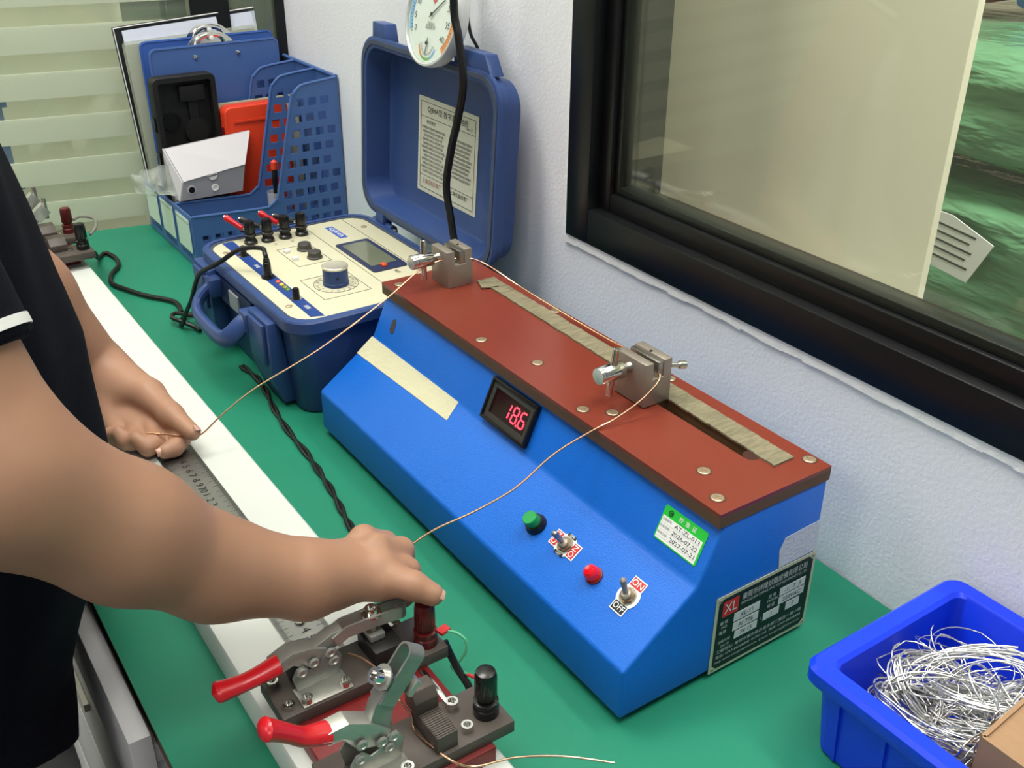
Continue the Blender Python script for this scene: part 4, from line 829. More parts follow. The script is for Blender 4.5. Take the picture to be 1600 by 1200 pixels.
# clipboards and sheets, standing on edge: local u = along the board (towards the wall), v = up
def board(x, yc, z0, w, h, th, m, name, parent, lean=0.0, roll=0.0, r=.010):
    v = Vector((lean, -roll, 1)).normalized(); u = Vector((0, 1, roll)).normalized()
    M0 = basis((x, yc, z0), u, v)
    return M0, MB(M0).prism([(a, b + h / 2) for a, b in rrect(w / 2, h / 2, r, 4)], (0, 0, 0), X, Y, th).build(name, m, parent)
def clip(M0, h, parent, c=0.0):
    # lever clip on the hidden side; its sprung back and loop rise above the board
    s = MB(M0); n = 10; R = []
    for i in range(n):
        a = i / (n - 1); yy = h - .030 + .046 * math.sin(a * PI * .5); zz = -.002 - .006 * a
        hw = .044 - .033 * max(0, a - .30) / .70
        R.append([(c - hw, yy, zz - .0014), (c + hw, yy, zz - .0014), (c + hw, yy, zz), (c - hw, yy, zz)])
    k = s.rings(R).build('spring_clip', m_chrome, parent)
    MB(M0).tube([(c - .024, h - .004, -.003), (c - .018, h + .008, -.001), (c - .006, h + .0125, .0), (c + .006, h + .0125, .0), (c + .018, h + .008, -.001), (c + .024, h - .004, -.003)], .0032, 8, 4).build('clip_loop', m_chrome, k)
    MB(M0).lathe([(0, 0), (.0042, 0), (.0036, .0018), (0, .0026)], (c, h + .0085, .0015), Z, 16).build('clip_rivet', m_white, k)
def cb(x, yc, z0, w, h, m, label, cl=None, lean=0, roll=0, riv=False):
    t = thing('clipboard', (x, yc, z0), label, 'clipboard', 'blue clipboards in the rack')
    M0, b = board(x, yc, z0, w, h, .0025, m, 'board', t, lean, roll)
    MB(M0).tube([(a, b_ + h / 2, .0025) for a, b_ in rrect(w / 2 - .002, h / 2 - .002, .009, 4)] + [(w / 2 - .002, h - .011, .0025)], .0010, 6).build('edge_bead', m, t)
    if cl is not None: clip(M0, h, t, cl)
    if riv:
        for a in (-.034, .036): MB(M0).lathe([(0, 0), (.0038, 0), (.0030, .0018), (0, .0024)], (a, h - .018, .0025), Z, 14).build('rivet', m_chrome, t)
ws = thing('display_board', (-1.055, -.05, .7545), 'white sheet board with black edge, farthest back in the rack', 'board')
M0, b = board(-1.0555, -.026, .7630, .232, .322, .006, mat('black_board_edge', (30, 31, 34), .5), 'backing', ws, -.03, .06, .002)
MB(M0).box(-.103, .1155, .004, .3155, .006, .0068).build('white_sheet', mat('cool_white_sheet', (226, 232, 246), .5), ws)
MB(M0).tube([(-.115, 0, .007), (-.115, .321, .007), (.115, .321, .007)], .0010, 6).build('edge_strip', m_white, ws)
sv = thing('document_sleeve', (-1.042, -.05, .7545), 'clear document sleeve holding white papers between board and clipboards', 'sleeve')
M0, b = board(-1.0430, -.031, .7600, .212, .296, .0012, m_white, 'papers', sv, -.03, .04, .002)
MB(M0).prism([(a, b_ + .150) for a, b_ in rrect(.110, .151, .006, 4)], (0, 0, .0016), X, Y, .0005).build('cover', glassmat('clear_sleeve', (206, 210, 186), .12, .1, .35), sv)
cb(-1.0280, -.022, .7545, .220, .303, m_clip2, 'rearmost blue clipboard with chrome clip showing above the others', .005, -.025, .0)
cb(-1.0160, -.012, .7545, .205, .292, m_clip2, 'middle blue clipboard, mostly hidden behind the front one', None, -.02, .0)
cb(-1.0035, -.022, .7545, .212, .296, m_clip, 'front blue clipboard with two small rivets under its chrome clip', -.004, .0, .0, True)
# black moulded tray
tr = thing('moulded_tray', (-.980, -.090, .756), 'black moulded plastic tray standing in front of the blue clipboards', 'tray')
M0 = basis((-.9880, -.0900, .7560), Y, Z); m_trayb = mat('matt_black_plastic', (20, 20, 20), .55, bump=.1); m_trayd = mat('black_recess', (8, 8, 9), .4)
rim = MB(M0); hh = .257
oc = [(a, b + hh / 2) for a, b in rrect(.0500, hh / 2, .009, 4)]; ic = [(a, b + hh / 2) for a, b in rrect(.0415, hh / 2 - .0085, .004, 4)]
rim.rings([[(a, b, 0) for a, b in oc], [(a, b, .020) for a, b in oc], [(a, b, .022) for a, b in [(p * .975, q * .992 + .001) for p, q in oc]], [(a, b, .022) for a, b in ic], [(a, b, .0045) for a, b in ic]])
rim.build('shell', m_trayb, tr)
MB(M0).prism([(a, b) for a, b in rrect(.020, .012, .001, 2)], (.0130, .2280, .0045), X, Y, .009).build('upper_block', m_trayb, tr, bevel=.001)
MB(M0).box(.006, .020, .180, .217, .0045, .0095).build('channel_block', m_trayb, tr)
MB(M0).cyl((.0140, .1680, .0045), (.0140, .1680, .0130), .0190, n=30).build('round_pocket', m_trayb, tr)
MB(M0).lathe([(.0, .0045), (.015, .0045), (.015, .0075), (.012, .0075), (.012, .0050), (0, .0050)], (-.0220, .1850, 0), Z, 24).build('shallow_ring', m_trayd, tr)
MB(M0).box(-.036, -.004, .095, .135, .0045, .0120).build('lower_block', m_trayb, tr, bevel=.001)
MB(M0).box(.010, .020, .110, .148, .0045, .0090).build('stem_block', m_trayb, tr)
for zz in (.120, .175): MB(M0).box(-.0530, -.0480, zz, zz + .022, .004, .016).build('side_clip', m_trayd, tr)
# red case and card behind it
rc = thing('red_case', (-.948, .02, .76), 'orange-red plastic case behind the lattice of the rack', 'case')
MB(basis((-.9750, .0150, .7560), Y, Z)).prism([(a, b + .102) for a, b in rrect(.0540, .102, .012, 5)], (0, 0, 0), X, Y, .026).build('shell', m_redcase, rc, bevel=.003, seg=3)
MB(basis((-.9750, .0150, .7560), Y, Z)).box(-.040, .040, .178, .1815, .026, .0275).build('seam_ridge', m_redcase, rc)
MB(basis((-.9750, .0150, .7560), Y, Z)).prism([(-.054, .150), (-.0575, .150), (-.0575, .172), (-.054, .172)], (0, 0, .006), X, Y, .012).build('catch', m_postred, rc)
cd = MB(basis((-.9815, .0300, .7550), Y, Z)).prism([(a, b + .103) for a, b in rrect(.0690, .1030, .002, 2)], (0, 0, 0), X, Y, .0020).build('cream_card', m_panel); tag(cd, 'cream card standing between the black tray and the red case', 'card')
# white card box with a round hole
wb_ = thing('white_card_box', (-.905, -.08, .79), 'white card box with round black hole leaning in the middle slot of the rack', 'box')
WA = [Vector((-.9420, -.1425, .9110)), Vector((-.9420, -.0030, .9205)), Vector((-.9060, -.0300, .8785)), Vector((-.9060, -.1310, .8665)), Vector((-.9080, -.0380, .8368)), Vector((-.9080, -.1385, .8368))]
bk = Vector((-.0230, 0, .0))
wv_ = WA + [WA[0] + Vector((-.004, 0, .001)), WA[1] + Vector((-.004, 0, .001)), Vector((-.9560, -.0360, .8368)), Vector((-.9560, -.1400, .8368))]
MB().add(wv_, [(3, 2, 4, 5), (5, 4, 8, 9), (9, 8, 7, 6), (6, 7, 1, 0), (0, 1, 2, 3), (0, 3, 5, 9, 6), (1, 7, 8, 4, 2)]).build('body', m_boxgrey, wb_)
nf = (WA[1] - WA[0]).cross(WA[3] - WA[0]).normalized(); nf = nf if nf.x > 0 else -nf
fl_ = [WA[0], WA[1], WA[2], WA[3]]
MB().rings([[p + nf * .0003 for p in fl_], [p + nf * .0020 for p in fl_]]).build('lid_flap', m_boxwhite, wb_)
sd_ = [WA[0], WA[3], WA[5], wv_[9], wv_[6]]
MB().rings([[p + Vector((0, -.0003, 0)) for p in sd_], [p + Vector((0, -.0022, 0)) for p in sd_]]).build('side_wall', m_boxwhite, wb_)
wu = (WA[2] - WA[3]).normalized(); wv = (WA[3] - WA[5]); wv = (wv - wu * wv.dot(wu)).normalized(); WM = basis((WA[3] + WA[5]) / 2, wu, wv)
MB(WM).cyl((.0150, -.001, -.001), (.0150, -.001, .0010), .0068, n=24).build('finger_hole_rim', m_boxwhite, wb_)
MB(WM).cyl((.0150, -.001, .0008), (.0150, -.001, .0013), .0050, n=24).build('finger_hole', m_black, wb_)
MB(WM).prism([(-.008, .005), (.008, .005), (.006, 0), (.004, -.003), (-.004, -.003), (-.006, 0)], (.0520, .0090, 0), X, Y, .0020).build('snap_tongue', m_white, wb_)
MB(WM).box(.0450, .0590, .0125, .0140, .0018, .0024).build('snap_slot', m_black, wb_)
MB(WM).lathe([(0, 0), (.0060, 0), (.0058, .0015), (.0036, .0016), (.0030, .0010), (0, .0010)], (.0520, -.0080, 0), Z, 20).build('snap_button', m_white, wb_)
# crumpled clear bag
bg = MB(); G = 16
pts = []
for i in range(G + 1):
    for j in range(G + 1):
        a = i / G; b = j / G
        y = -.186 + .085 * b - .012 * a; z = .795 + .105 * a - .020 * (1 - b) + random.uniform(-.003, .003); x = -.925 - .012 * a + .012 * math.sin(b * PI) + random.uniform(-.004, .004) - .01 * b
        if z < .847: y = max(y, -.1400)
        pts.append((x, y + random.uniform(-.002, .002), z))
bg.add(pts, [(i * (G + 1) + j, i * (G + 1) + j + 1, (i + 1) * (G + 1) + j + 1, (i + 1) * (G + 1) + j) for i in range(G) for j in range(G)])
bg.add([(p[0] - .014 - .004 * math.sin(p[1] * 90), p[1], p[2] - .002) for p in pts], [(i * (G + 1) + j, i * (G + 1) + j + 1, (i + 1) * (G + 1) + j + 1, (i + 1) * (G + 1) + j) for i in range(G) for j in range(G)])
bag = bg.build('clear_plastic_bag', glassmat('clear_crumpled_film', (232, 236, 226), .12, .22, .30), ang=60); tag(bag, 'crumpled clear plastic bag poking out of the rack front', 'bag')
# probe in a clear tube in the nearest slot
pr = thing('test_probe', (-.868, .0, .7545), 'red-tipped test probe in a clear tube behind the near lattice', 'probe')
MB().lathe([(0, 0), (.011, 0), (.013, .085), (.0122, .085), (.0102, .002), (0, .002)], (-.868, -.002, .7545), (0, .03, 1), 22).build('clear_tube', glassmat('clear_tube_plastic', (210, 216, 226), .1, .1, .35), pr)
MB().lathe([(0, 0), (.003, 0), (.003, .09), (.0045, .095), (.0045, .115), (.003, .128), (0, .13)], (-.869, -.003, .757), (0, .06, 1), 14).build('probe_body', m_black, pr)
MB().lathe([(0, 0), (.0052, 0), (.0052, .012), (0, .016)], (-.869, .0035, .875), (0, .06, 1), 14).build('red_cap', m_redcase, pr)

# ================================================================== BLUE BIN OF WIRE OFFCUTS
bn = thing('parts_bin', (.47, -.005, T), 'royal blue plastic parts bin on the mat by the white wall', 'bin')
def rb(x0, x1, y0, y1, r, z): return rr3((x0 + x1) / 2, (y0 + y1) / 2, (x1 - x0) / 2, (y1 - y0) / 2, r, z, 4)
bx0, bx1, by0, by1 = .3250, .6400, -.1000, .0760
shell = [rb(bx0 + .018, bx1 - .018, by0 + .014, by1 - .014, .008, T + .0005), rb(bx0 + .015, bx1 - .015, by0 + .012, by1 - .012, .010, T + .003), rb(bx0 + .009, bx1 - .009, by0 + .007, by1 - .007, .012, .8150), rb(bx0 + .001, bx1 - .001, by0 + .001, by1 - .001, .013, .8155), rb(bx0, bx1, by0, by1, .013, .8170), rb(bx0, bx1, by0, by1, .013, .8275), rb(bx0 + .003, bx1 - .003, by0 + .003, by1 - .003, .012, .8305), rb(bx0 + .014, bx1 - .014, by0 + .014, by1 - .014, .008, .8300), rb(bx0 + .017, bx1 - .017, by0 + .016, by1 - .016, .008, .8270), rb(bx0 + .022, bx1 - .022, by0 + .021, by1 - .021, .006, T + .004)]
MB().rings(shell).build('body', m_bin, bn)
for x in (.356, .395, .44, .49, .54): MB().prism([(by0 + .0085, .815), (by0 + .0145, T + .002), (by0 + .011, T + .002), (by0 + .0040, .815)], (x, 0, 0), Y, Z, .0030).build('stiffening_rib', m_bin, bn)
for y in (-.05, .0, .045): MB().prism([(bx0 + .0100, .815), (bx0 + .0165, T + .002), (bx0 + .0130, T + .002), (bx0 + .0050, .815)], (0, y, 0), X, Z, -.003).build('stiffening_rib', m_bin, bn)
rs = random.Random(11); sw = MB()
def loop(c, r, nrm, asp, turns, wr, wob=.004, seg=26):
    nrm = Vector(nrm).normalized(); u = nrm.orthogonal().normalized(); w = nrm.cross(u); pts = []; ph = rs.uniform(0, 6.28)
    n = int(seg * turns)
    for i in range(n + 1):
        a = ph + 2 * PI * i / seg; rr = r * (1 + .10 * math.sin(2.3 * a + ph))
        p = Vector(c) + u * (rr * math.cos(a)) + w * (rr * asp * math.sin(a)) + nrm * (wob * math.sin(1.7 * a + ph))
        p.x = min(max(p.x, .3495), .616 if p.y > .022 else .4385); p.y = min(max(p.y, -.0765), .0525); p.z = max(p.z, T + .006 + abs(math.sin(3 * a)) * .002)
        if (p.x < .375 or p.y < -.060 or p.y > .036): p.z = min(p.z, .838)
        pts.append(p)
    sw.tube(pts, wr, 5)
for i in range(190):
    x = rs.uniform(.370, .540); y = rs.uniform(-.055, .035)
    hgt = .052 * max(0, 1 - ((x - .435) / .15) ** 2 - ((y + .010) / .080) ** 2)
    loop((x, y, T + .008 + rs.uniform(.1, 1) * (hgt + .022)), rs.uniform(.012, .040), (rs.uniform(-.7, .7), rs.uniform(-.7, .7), 1), rs.uniform(.5, .95), rs.uniform(.6, 2.4), rs.choice((.0004, .0006, .0008, .0009)))
# thick bundled hanks
for k, (c, r, nrm, asp) in enumerate((((.405, -.005, .814), .048, (.2, -.5, 1), .62), ((.440, .012, .820), .044, (-.5, -.3, .8), .7), ((.410, -.036, .804), .052, (.1, .3, 1), .55), ((.470, .020, .812), .040, (-.3, .4, 1), .7), ((.385, -.020, .806), .036, (.5, .1, 1), .8), ((.42, -.012, .822), .034, (-.4, .5, 1), .7))):
    for j in range(13): loop((c[0] + rs.uniform(-.004, .004), c[1] + rs.uniform(-.004, .004), c[2] + rs.uniform(-.004, .004)), r * rs.uniform(.9, 1.08), (nrm[0] + rs.uniform(-.1, .1), nrm[1] + rs.uniform(-.1, .1), nrm[2]), asp, rs.uniform(.55, 1.2), .0009, .002, 34)
for i in range(24):
    c = (rs.uniform(.40, .56), rs.uniform(-.035, .030), rs.uniform(.815, .838)); loop(c, rs.uniform(.015, .032), (rs.uniform(-1, 1), rs.uniform(-1, 1), .5), rs.uniform(.4, .9), rs.uniform(.3, .7), .0003, .002)
so = sw.build('wire_offcuts', m_scrap, ang=80); tag(so, 'tangled bright silver wire offcuts filling the blue bin', 'wire scrap', kind='stuff')
cbx = thing('cardboard_box', (.56, -.03, .76), 'brown cardboard box standing in the near corner of the blue bin', 'box')
cpl = [(.4480, -.0740), (.6100, -.0740), (.6100, .0250), (.4420, .0120)]
for i in range(4):
    a = Vector(cpl[i] + (0,)); b = Vector(cpl[(i + 1) % 4] + (0,)); 
    MB().bar((a.x, a.y, .806), (b.x, b.y, .806), .003, .086).build('side', m_card, cbx)
MB().prism([(a, b) for a, b in cpl], (0, 0, .8440), X, Y, .003).build('top_flap', m_card, cbx)
crs = MB(); 
for i in range(6):
    c = Vector((.492 + .004 * i, -.040 + .002 * i, .8485 + .0012 * i)); crs.tube([c + Vector((.022 * math.cos(a * PI / 12), .016 * math.sin(a * PI / 12), .001 * math.sin(a))) for a in range(25)], .0009, 6)
co = crs.build('copper_coil', m_copper); tag(co, 'small coil of copper wire lying on the cardboard box', 'wire coil')

# ================================================================== STORE ROOM BEYOND THE WINDOW
m_bagg = mat('green_film_wrap', (88, 140, 100), .2, rgb2=(122, 172, 132), vscale=7, bump=1.0, bscale=22, coat=.6, bdist=.02, stretch=(.5, 1, 1.6))
def sack(x, y, z, hx, hy, hz, label, seed):
    r = random.Random(seed); bm = bmesh.new(); bmesh.ops.create_cube(bm, size=2); bmesh.ops.subdivide_edges(bm, edges=bm.edges[:], cuts=13, use_grid_fill=True)
    ph = [r.uniform(0, 6) for _ in range(6)]
    for v in bm.verts:
        p = v.co; k = 6; n = (abs(p.x) ** k + abs(p.y) ** k + abs(p.z) ** k) ** (1 / k); q = p / n
        wr = .018 * math.sin(9 * q.x + 4 * q.z + ph[0]) + .014 * math.sin(13 * q.z - 6 * q.x + ph[1]) + .010 * math.sin(21 * q.x + 3 * q.y + ph[2]) + r.uniform(-.012, .012)
        v.co = Vector((x + q.x * hx * (1 + wr), y + q.y * hy * (1 + wr), z + hz + q.z * hz * (1 + wr * (1.5 if q.z > 0 else 0))))
    me = bpy.data.meshes.new('wrapped_bag'); bm.to_mesh(me); bm.free(); me.polygons.foreach_set('use_smooth', [True] * len(me.polygons))
    o = link('wrapped_bag', me, m_bagg); return tag(o, label, 'bag', 'green wrapped bags in the store room')
sack(.16, .86, .000, .52, .30, .141, 'lowest green film-wrapped bag on the store room floor', 1)
sack(.17, .86, .305, .52, .30, .127, 'second green film-wrapped bag from the floor', 2)
sack(.16, .86, .580, .52, .30, .095, 'green film-wrapped bag just under the one with the white label', 5)
sack(.17, .85, .785, .53, .30, .092, 'green film-wrapped bag carrying the white shipping label', 3)
sack(.18, .86, .987, .52, .30, .074, 'topmost green film-wrapped bag in the store room stack', 4)
sl_ = MB(basis((-.008, .535, .905), (1, -.02, -.10), (.06, .04, 1))).prism([(-.085, .030), (-.02, .034), (.042, .020), (.022, -.036), (-.085, -.034)], (0, 0, 0), X, Y, .0015).build('shipping_label', m_white); tag(sl_, 'white printed shipping label stuck on a green bag', 'label')
for i in range(5): MB(basis((-.008, .535, .905), (1, -.02, -.10), (.06, .04, 1))).box(-.072, .018 - .006 * (i % 2), .018 - i * .010, .0205 - i * .010, .0015, .0019).build('printed_line', m_line, sl_)
cr2 = thing('blue_tote', (.13, .90, 1.15), 'blue plastic tote on top of the green bags', 'tote')
MB().box(-.14, .40, .75, 1.05, 1.15, 1.40).build('body', m_clip2, cr2, bevel=.01); MB().box(-.150, .415, .735, 1.065, 1.37, 1.405).build('rim', m_clip, cr2, bevel=.004)
rd2 = thing('red_tote', (-.29, .90, 1.15), 'red plastic tote beside the blue one on the green bags', 'tote')
MB().box(-.40, -.175, .76, 1.05, 1.15, 1.36).build('body', m_darkred, rd2, bevel=.01); MB().box(-.41, -.165, .75, 1.06, 1.34, 1.365).build('rim', m_darkred, rd2, bevel=.004)
# ================================================================== PERSON (sparse surface nets over a signed distance field)
def seg(a, b, ra, rb): return ('s', np.array(a, float), np.array(b, float), ra, rb)
def ell(c, r): return ('e', np.array(c, float), np.array(r, float))
def prim_d(p, q):
    if q[0] == 's':
        a, b, ra, rb = q[1:]; ba = b - a; t = np.clip((p - a) @ ba / (ba @ ba + 1e-12), 0, 1)
        return np.linalg.norm(p - a - t[:, None] * ba, axis=1) - (ra + (rb - ra) * t)
    if q[0] == 'e':
        c, r = q[1:]; k = np.linalg.norm((p - c) / r, axis=1); k2 = np.linalg.norm((p - c) / (r * r), axis=1) + 1e-9
        return k * (k - 1.0) / k2
    return q[1](p)
def smin(a, b, k):
    h = np.clip(0.5 + 0.5 * (b - a) / k, 0, 1); return b + (a - b) * h - k * h * (1 - h)
def surface(prims, lo, hi, h, post=None, B=14):
    """prims: list of (primitive, blend radius), joined one after another"""
    lo = np.array(lo, float); n = np.ceil((np.array(hi) - lo) / (h * B)).astype(int); dims = n * B + 3
    g = np.arange(B + 1); gx, gy, gz = np.meshgrid(g, g, g, indexing='ij'); loc = np.stack([gx, gy, gz], -1).reshape(-1, 3)
    bi = np.stack(np.meshgrid(np.arange(n[0]), np.arange(n[1]), np.arange(n[2]), indexing='ij'), -1).reshape(-1, 3)
    cen = lo + (bi * B + B / 2) * h; R = B * h * 0.87
    D = np.stack([prim_d(cen, q) for q, k in prims]); mn = D.min(0); act = np.abs(mn) < R + 0.03 + (0 if post is None else .02)
    P = []; C4 = []; FL = []
    lid_ = lambda ijk: (ijk[:, 0] * dims[1] + ijk[:, 1]) * dims[2] + ijk[:, 2]
    for b, dm, col in zip(bi[act], mn[act], D[:, act].T):
        base = b * B; p = lo + (base + loc) * h; d = None
        for (q, k), dc in zip(prims, col):
            if dc > max(dm, 0) + 2 * R + 0.03: continue
            e = prim_d(p, q); d = e if d is None else smin(d, e, k)
        if d is None: continue
        if post is not None: d = post(p, d)
        if d.min() > 0 or d.max() < 0: continue
        d = d.reshape(B + 1, B + 1, B + 1)
        for ax in range(3):
            s0 = [slice(0, B)] * 3; s1 = [slice(0, B)] * 3; s1[ax] = slice(1, B + 1)
            a = d[tuple(s0)]; c = d[tuple(s1)]; ix = np.argwhere((a < 0) != (c < 0))
            if len(ix) == 0: continue
            va = a[tuple(ix.T)]; vc = c[tuple(ix.T)]; t = va / (va - vc); pos = (ix + base).astype(float); pos[:, ax] += t
            P.append(lo + pos * h); G = ix + base + 1; o1 = np.zeros(3, int); o2 = np.zeros(3, int); o1[(ax + 1) % 3] = 1; o2[(ax + 2) % 3] = 1
            C4.append(np.stack([lid_(G - o1 - o2), lid_(G - o2), lid_(G), lid_(G - o1)], 1)); FL.append(va < 0)
    P = np.concatenate(P); C4 = np.concatenate(C4); FL = np.concatenate(FL)
    uq, inv = np.unique(C4.ravel(), return_inverse=True); inv = inv.reshape(-1, 4); cnt = np.bincount(inv.ravel(), minlength=len(uq))
    V = np.stack([np.bincount(inv.ravel(), weights=np.repeat(P[:, i], 4), minlength=len(uq)) / cnt for i in range(3)], 1)
    F = np.where(FL[:, None], inv, inv[:, ::-1])
    # two light smoothing passes
    E = np.concatenate([F[:, [0, 1]], F[:, [1, 2]], F[:, [2, 3]], F[:, [3, 0]]]); deg = np.bincount(E.ravel(), minlength=len(V))
    for f in (.5, .5):
        S = np.stack([np.bincount(E[:, 0], weights=V[E[:, 1], i], minlength=len(V)) + np.bincount(E[:, 1], weights=V[E[:, 0], i], minlength=len(V)) for i in range(3)], 1)
        V = V * (1 - f) + f * S / np.maximum(deg, 1)[:, None]
    return V, F
def sdf_obj(name, VF, material, parent):
    V, F = VF; me = bpy.data.meshes.new(name); me.from_pydata(V.tolist(), [], F.tolist()); me.update()
    me.polygons.foreach_set('use_smooth', [True] * len(me.polygons)); return link(name, me, material, parent)
def chain(pts, rs, k=.004, k0=.008):
    return [(seg(pts[i], pts[i + 1], rs[i], rs[i + 1]), k0 if i == 0 else k) for i in range(len(pts) - 1)]
pe = thing('person', (-.16, -.60, 0), 'person in navy polo shirt and grey trousers holding the copper wire in both hands', 'person')
m_skin = mat('skin', (174, 133, 106), .52, var=.07, vscale=22, bump=.06, bscale=500, sss=.06, rgb2=(164, 120, 96))
m_navy = mat('navy_pique_cotton', (8, 10, 21), .9, spec=.2, var=.12, vscale=60, bump=.25, bscale=900)
m_trouser = mat('grey_trouser_cloth', (150, 150, 147), .85, var=.08, vscale=60, bump=.25, bscale=700)
SR = (-.046, -.612, 1.262); ER = (.082, -.549, 1.016); WR = (.0983, -.3768, .8752)
SL = (-.340, -.590, 1.260); EL = (-.430, -.500, 1.030); WL = (-.4130, -.3930, .8300)
body = []
# torso core, neck, head
body += [(seg((-.185, -.600, 1.00), (-.185, -.605, 1.22), .075, .085), .02), (seg(SL, SR, .060, .060), .03), (seg((-.185, -.600, 1.26), (-.185, -.570, 1.40), .055, .052), .03)]
body += [(ell((-.185, -.545, 1.515), (.076, .095, .112)), .02), (seg((-.185, -.480, 1.44), (-.185, -.470, 1.425), .030, .026), .03), (seg((-.185, -.445, 1.515), (-.185, -.427, 1.485), .010, .014), .012)]
for sx in (-1, 1): body += [(ell((-.185 + sx * .078, -.548, 1.505), (.010, .020, .032)), .006), (ell((-.185 + sx * .030, -.462, 1.530), (.018, .012, .009)), .012)]
# right arm
body += [(seg(SR, ER, .053, .0465), .02), (seg(ER, (.0830, -.4862, .9510), .0470, .0435), .02), (seg((.0830, -.4862, .9510), (.0850, -.4370, .9030), .0435, .0345), .015), (seg((.0850, -.4370, .9030), WR, .0345, .0275), .015)]
RW2 = (.0990, -.3580, .8700)
palmR = [(WR, (.0800, -.3260, .8650), .0250, .0135), (WR, (.0960, -.3230, .8670), .0260, .0135), (WR, (.1100, -.3250, .8630), .0260, .0135), (RW2, (.1110, -.3245, .8600), .0190, .0115), ((.0950, -.3550, .8580), (.0880, -.3220, .8560), .018, .015)]
body += [(seg(*q), .009) for q in palmR]
body += [(ell(q, (.0095, .0105, .0095)), .006) for q in ((.0770, -.3205, .8765), (.0945, -.3185, .8785), (.1095, -.3225, .8735))]
body += chain([(.0771, -.3191, .8710), (.0720, -.3000, .8580), (.0760, -.2970, .8380), (.0830, -.3060, .8300)], [.0122, .0102, .0093, .0080], .003, .004)
body += chain([(.0950, -.3170, .8730), (.0900, -.2955, .8610), (.0895, -.2930, .8390), (.0920, -.3000, .8290)], [.0124, .0106, .0096, .0082], .003, .004)
body += chain([(.1100, -.3210, .8680), (.1095, -.3010, .8570), (.1070, -.2970, .8380), (.1060, -.3030, .8290)], [.0122, .0102, .0093, .0080], .003, .004)
body += chain([(.1130, -.3270, .8590), (.1235, -.3175, .8635), (.1335, -.3090, .8625), (.1435, -.2985, .8560)], [.0130, .0112, .0108, .0088], .004, .008)
body += chain([(.0850, -.3560, .8620), (.0680, -.3350, .8480), (.0660, -.3150, .8360), (.0740, -.3010, .8290)], [.0170, .0130, .0110, .0090], .005, .012)
# left arm
body += [(seg(SL, EL, .056, .047), .02), (seg(EL, (-.4280, -.4450, .9250), .047, .0420), .02), (seg((-.4280, -.4450, .9250), WL, .0420, .0270), .02)]
body += [(seg(WL, (-.3650, -.3800, .8180), .0250, .0200), .012), (seg(WL, (-.3640, -.3920, .8080), .0240, .0130), .012), (seg((-.3900, -.3960, .8180), (-.3550, -.4050, .8030), .0180, .0110), .012)]
body += chain([(-.3900, -.3840, .8260), (-.3400, -.3650, .8220), (-.2950, -.3560, .8160), (-.2600, -.3470, .8095)], [.0230, .0165, .0118, .0088], .008, .014)
body += chain([(-.3550, -.3780, .8060), (-.3100, -.3590, .8010), (-.2745, -.3560, .7962), (-.2640, -.3660, .7957), (-.2620, -.3760, .7957)], [.0140, .0105, .0098, .0090, .0078], .004, .006)
body += chain([(-.3560, -.3900, .8030), (-.3150, -.3740, .7970), (-.2840, -.3780, .7958), (-.2790, -.3880, .7960), (-.2900, -.3960, .8040)], [.0130, .0105, .0100, .0092, .0080], .004, .005)
body += chain([(-.3580, -.4000, .8000), (-.3230, -.3880, .7958), (-.2990, -.3960, .7958), (-.2970, -.4040, .7990), (-.3080, -.4080, .8060)], [.0125, .0100, .0094, .0086, .0075], .004, .005)
body += chain([(-.3600, -.4080, .7990), (-.3350, -.4040, .7955), (-.3150, -.4100, .7960), (-.3160, -.4150, .8030)], [.0110, .0090, .0082, .0070], .004, .005)
sdf_obj('body', surface(body, (-.60, -.78, .76), (.22, -.26, 1.66), .0022), m_skin, pe)
m_nail = mat('finger_nail', (196, 152, 134), .3, coat=.3)
def nail(c, fwd, up, L, Wd):
    fwd = Vector(fwd).normalized(); up = Vector(up); r = fwd.cross(up).normalized(); up = r.cross(fwd); m = MB(); R = []
    for i in range(7):
        a = -1 + 2 * i / 6; row = []
        for j in range(7):
            b = -1 + 2 * j / 6; row.append(Vector(c) + fwd * (L * a) + r * (Wd * b * (1 - .12 * a * a)) + up * (-.0022 * b * b - .0012 * a * a))
        R.append(row)
    vs = [p for row in R for p in row]; m.add(vs, [(i * 7 + j, i * 7 + j + 1, (i + 1) * 7 + j + 1, (i + 1) * 7 + j) for i in range(6) for j in range(6)])
    m.add([v - up * .0008 for v in vs], [(i * 7 + j, (i + 1) * 7 + j, (i + 1) * 7 + j + 1, i * 7 + j + 1) for i in range(6) for j in range(6)])
    m.build('nail', m_nail, pe)
nail((-.2585, -.3405, .8155), (.90, .22, -.20), (.20, .75, .62), .0060, .0055)
nail((-.2580, -.3800, .7995), (.1, -.95, .0), (.8, -.1, .55), .0048, .0044)
nail((.1478, -.2945, .8605), (.55, .78, -.30), (.40, .30, .85), .0046, .0050)
for q in ():
    pass
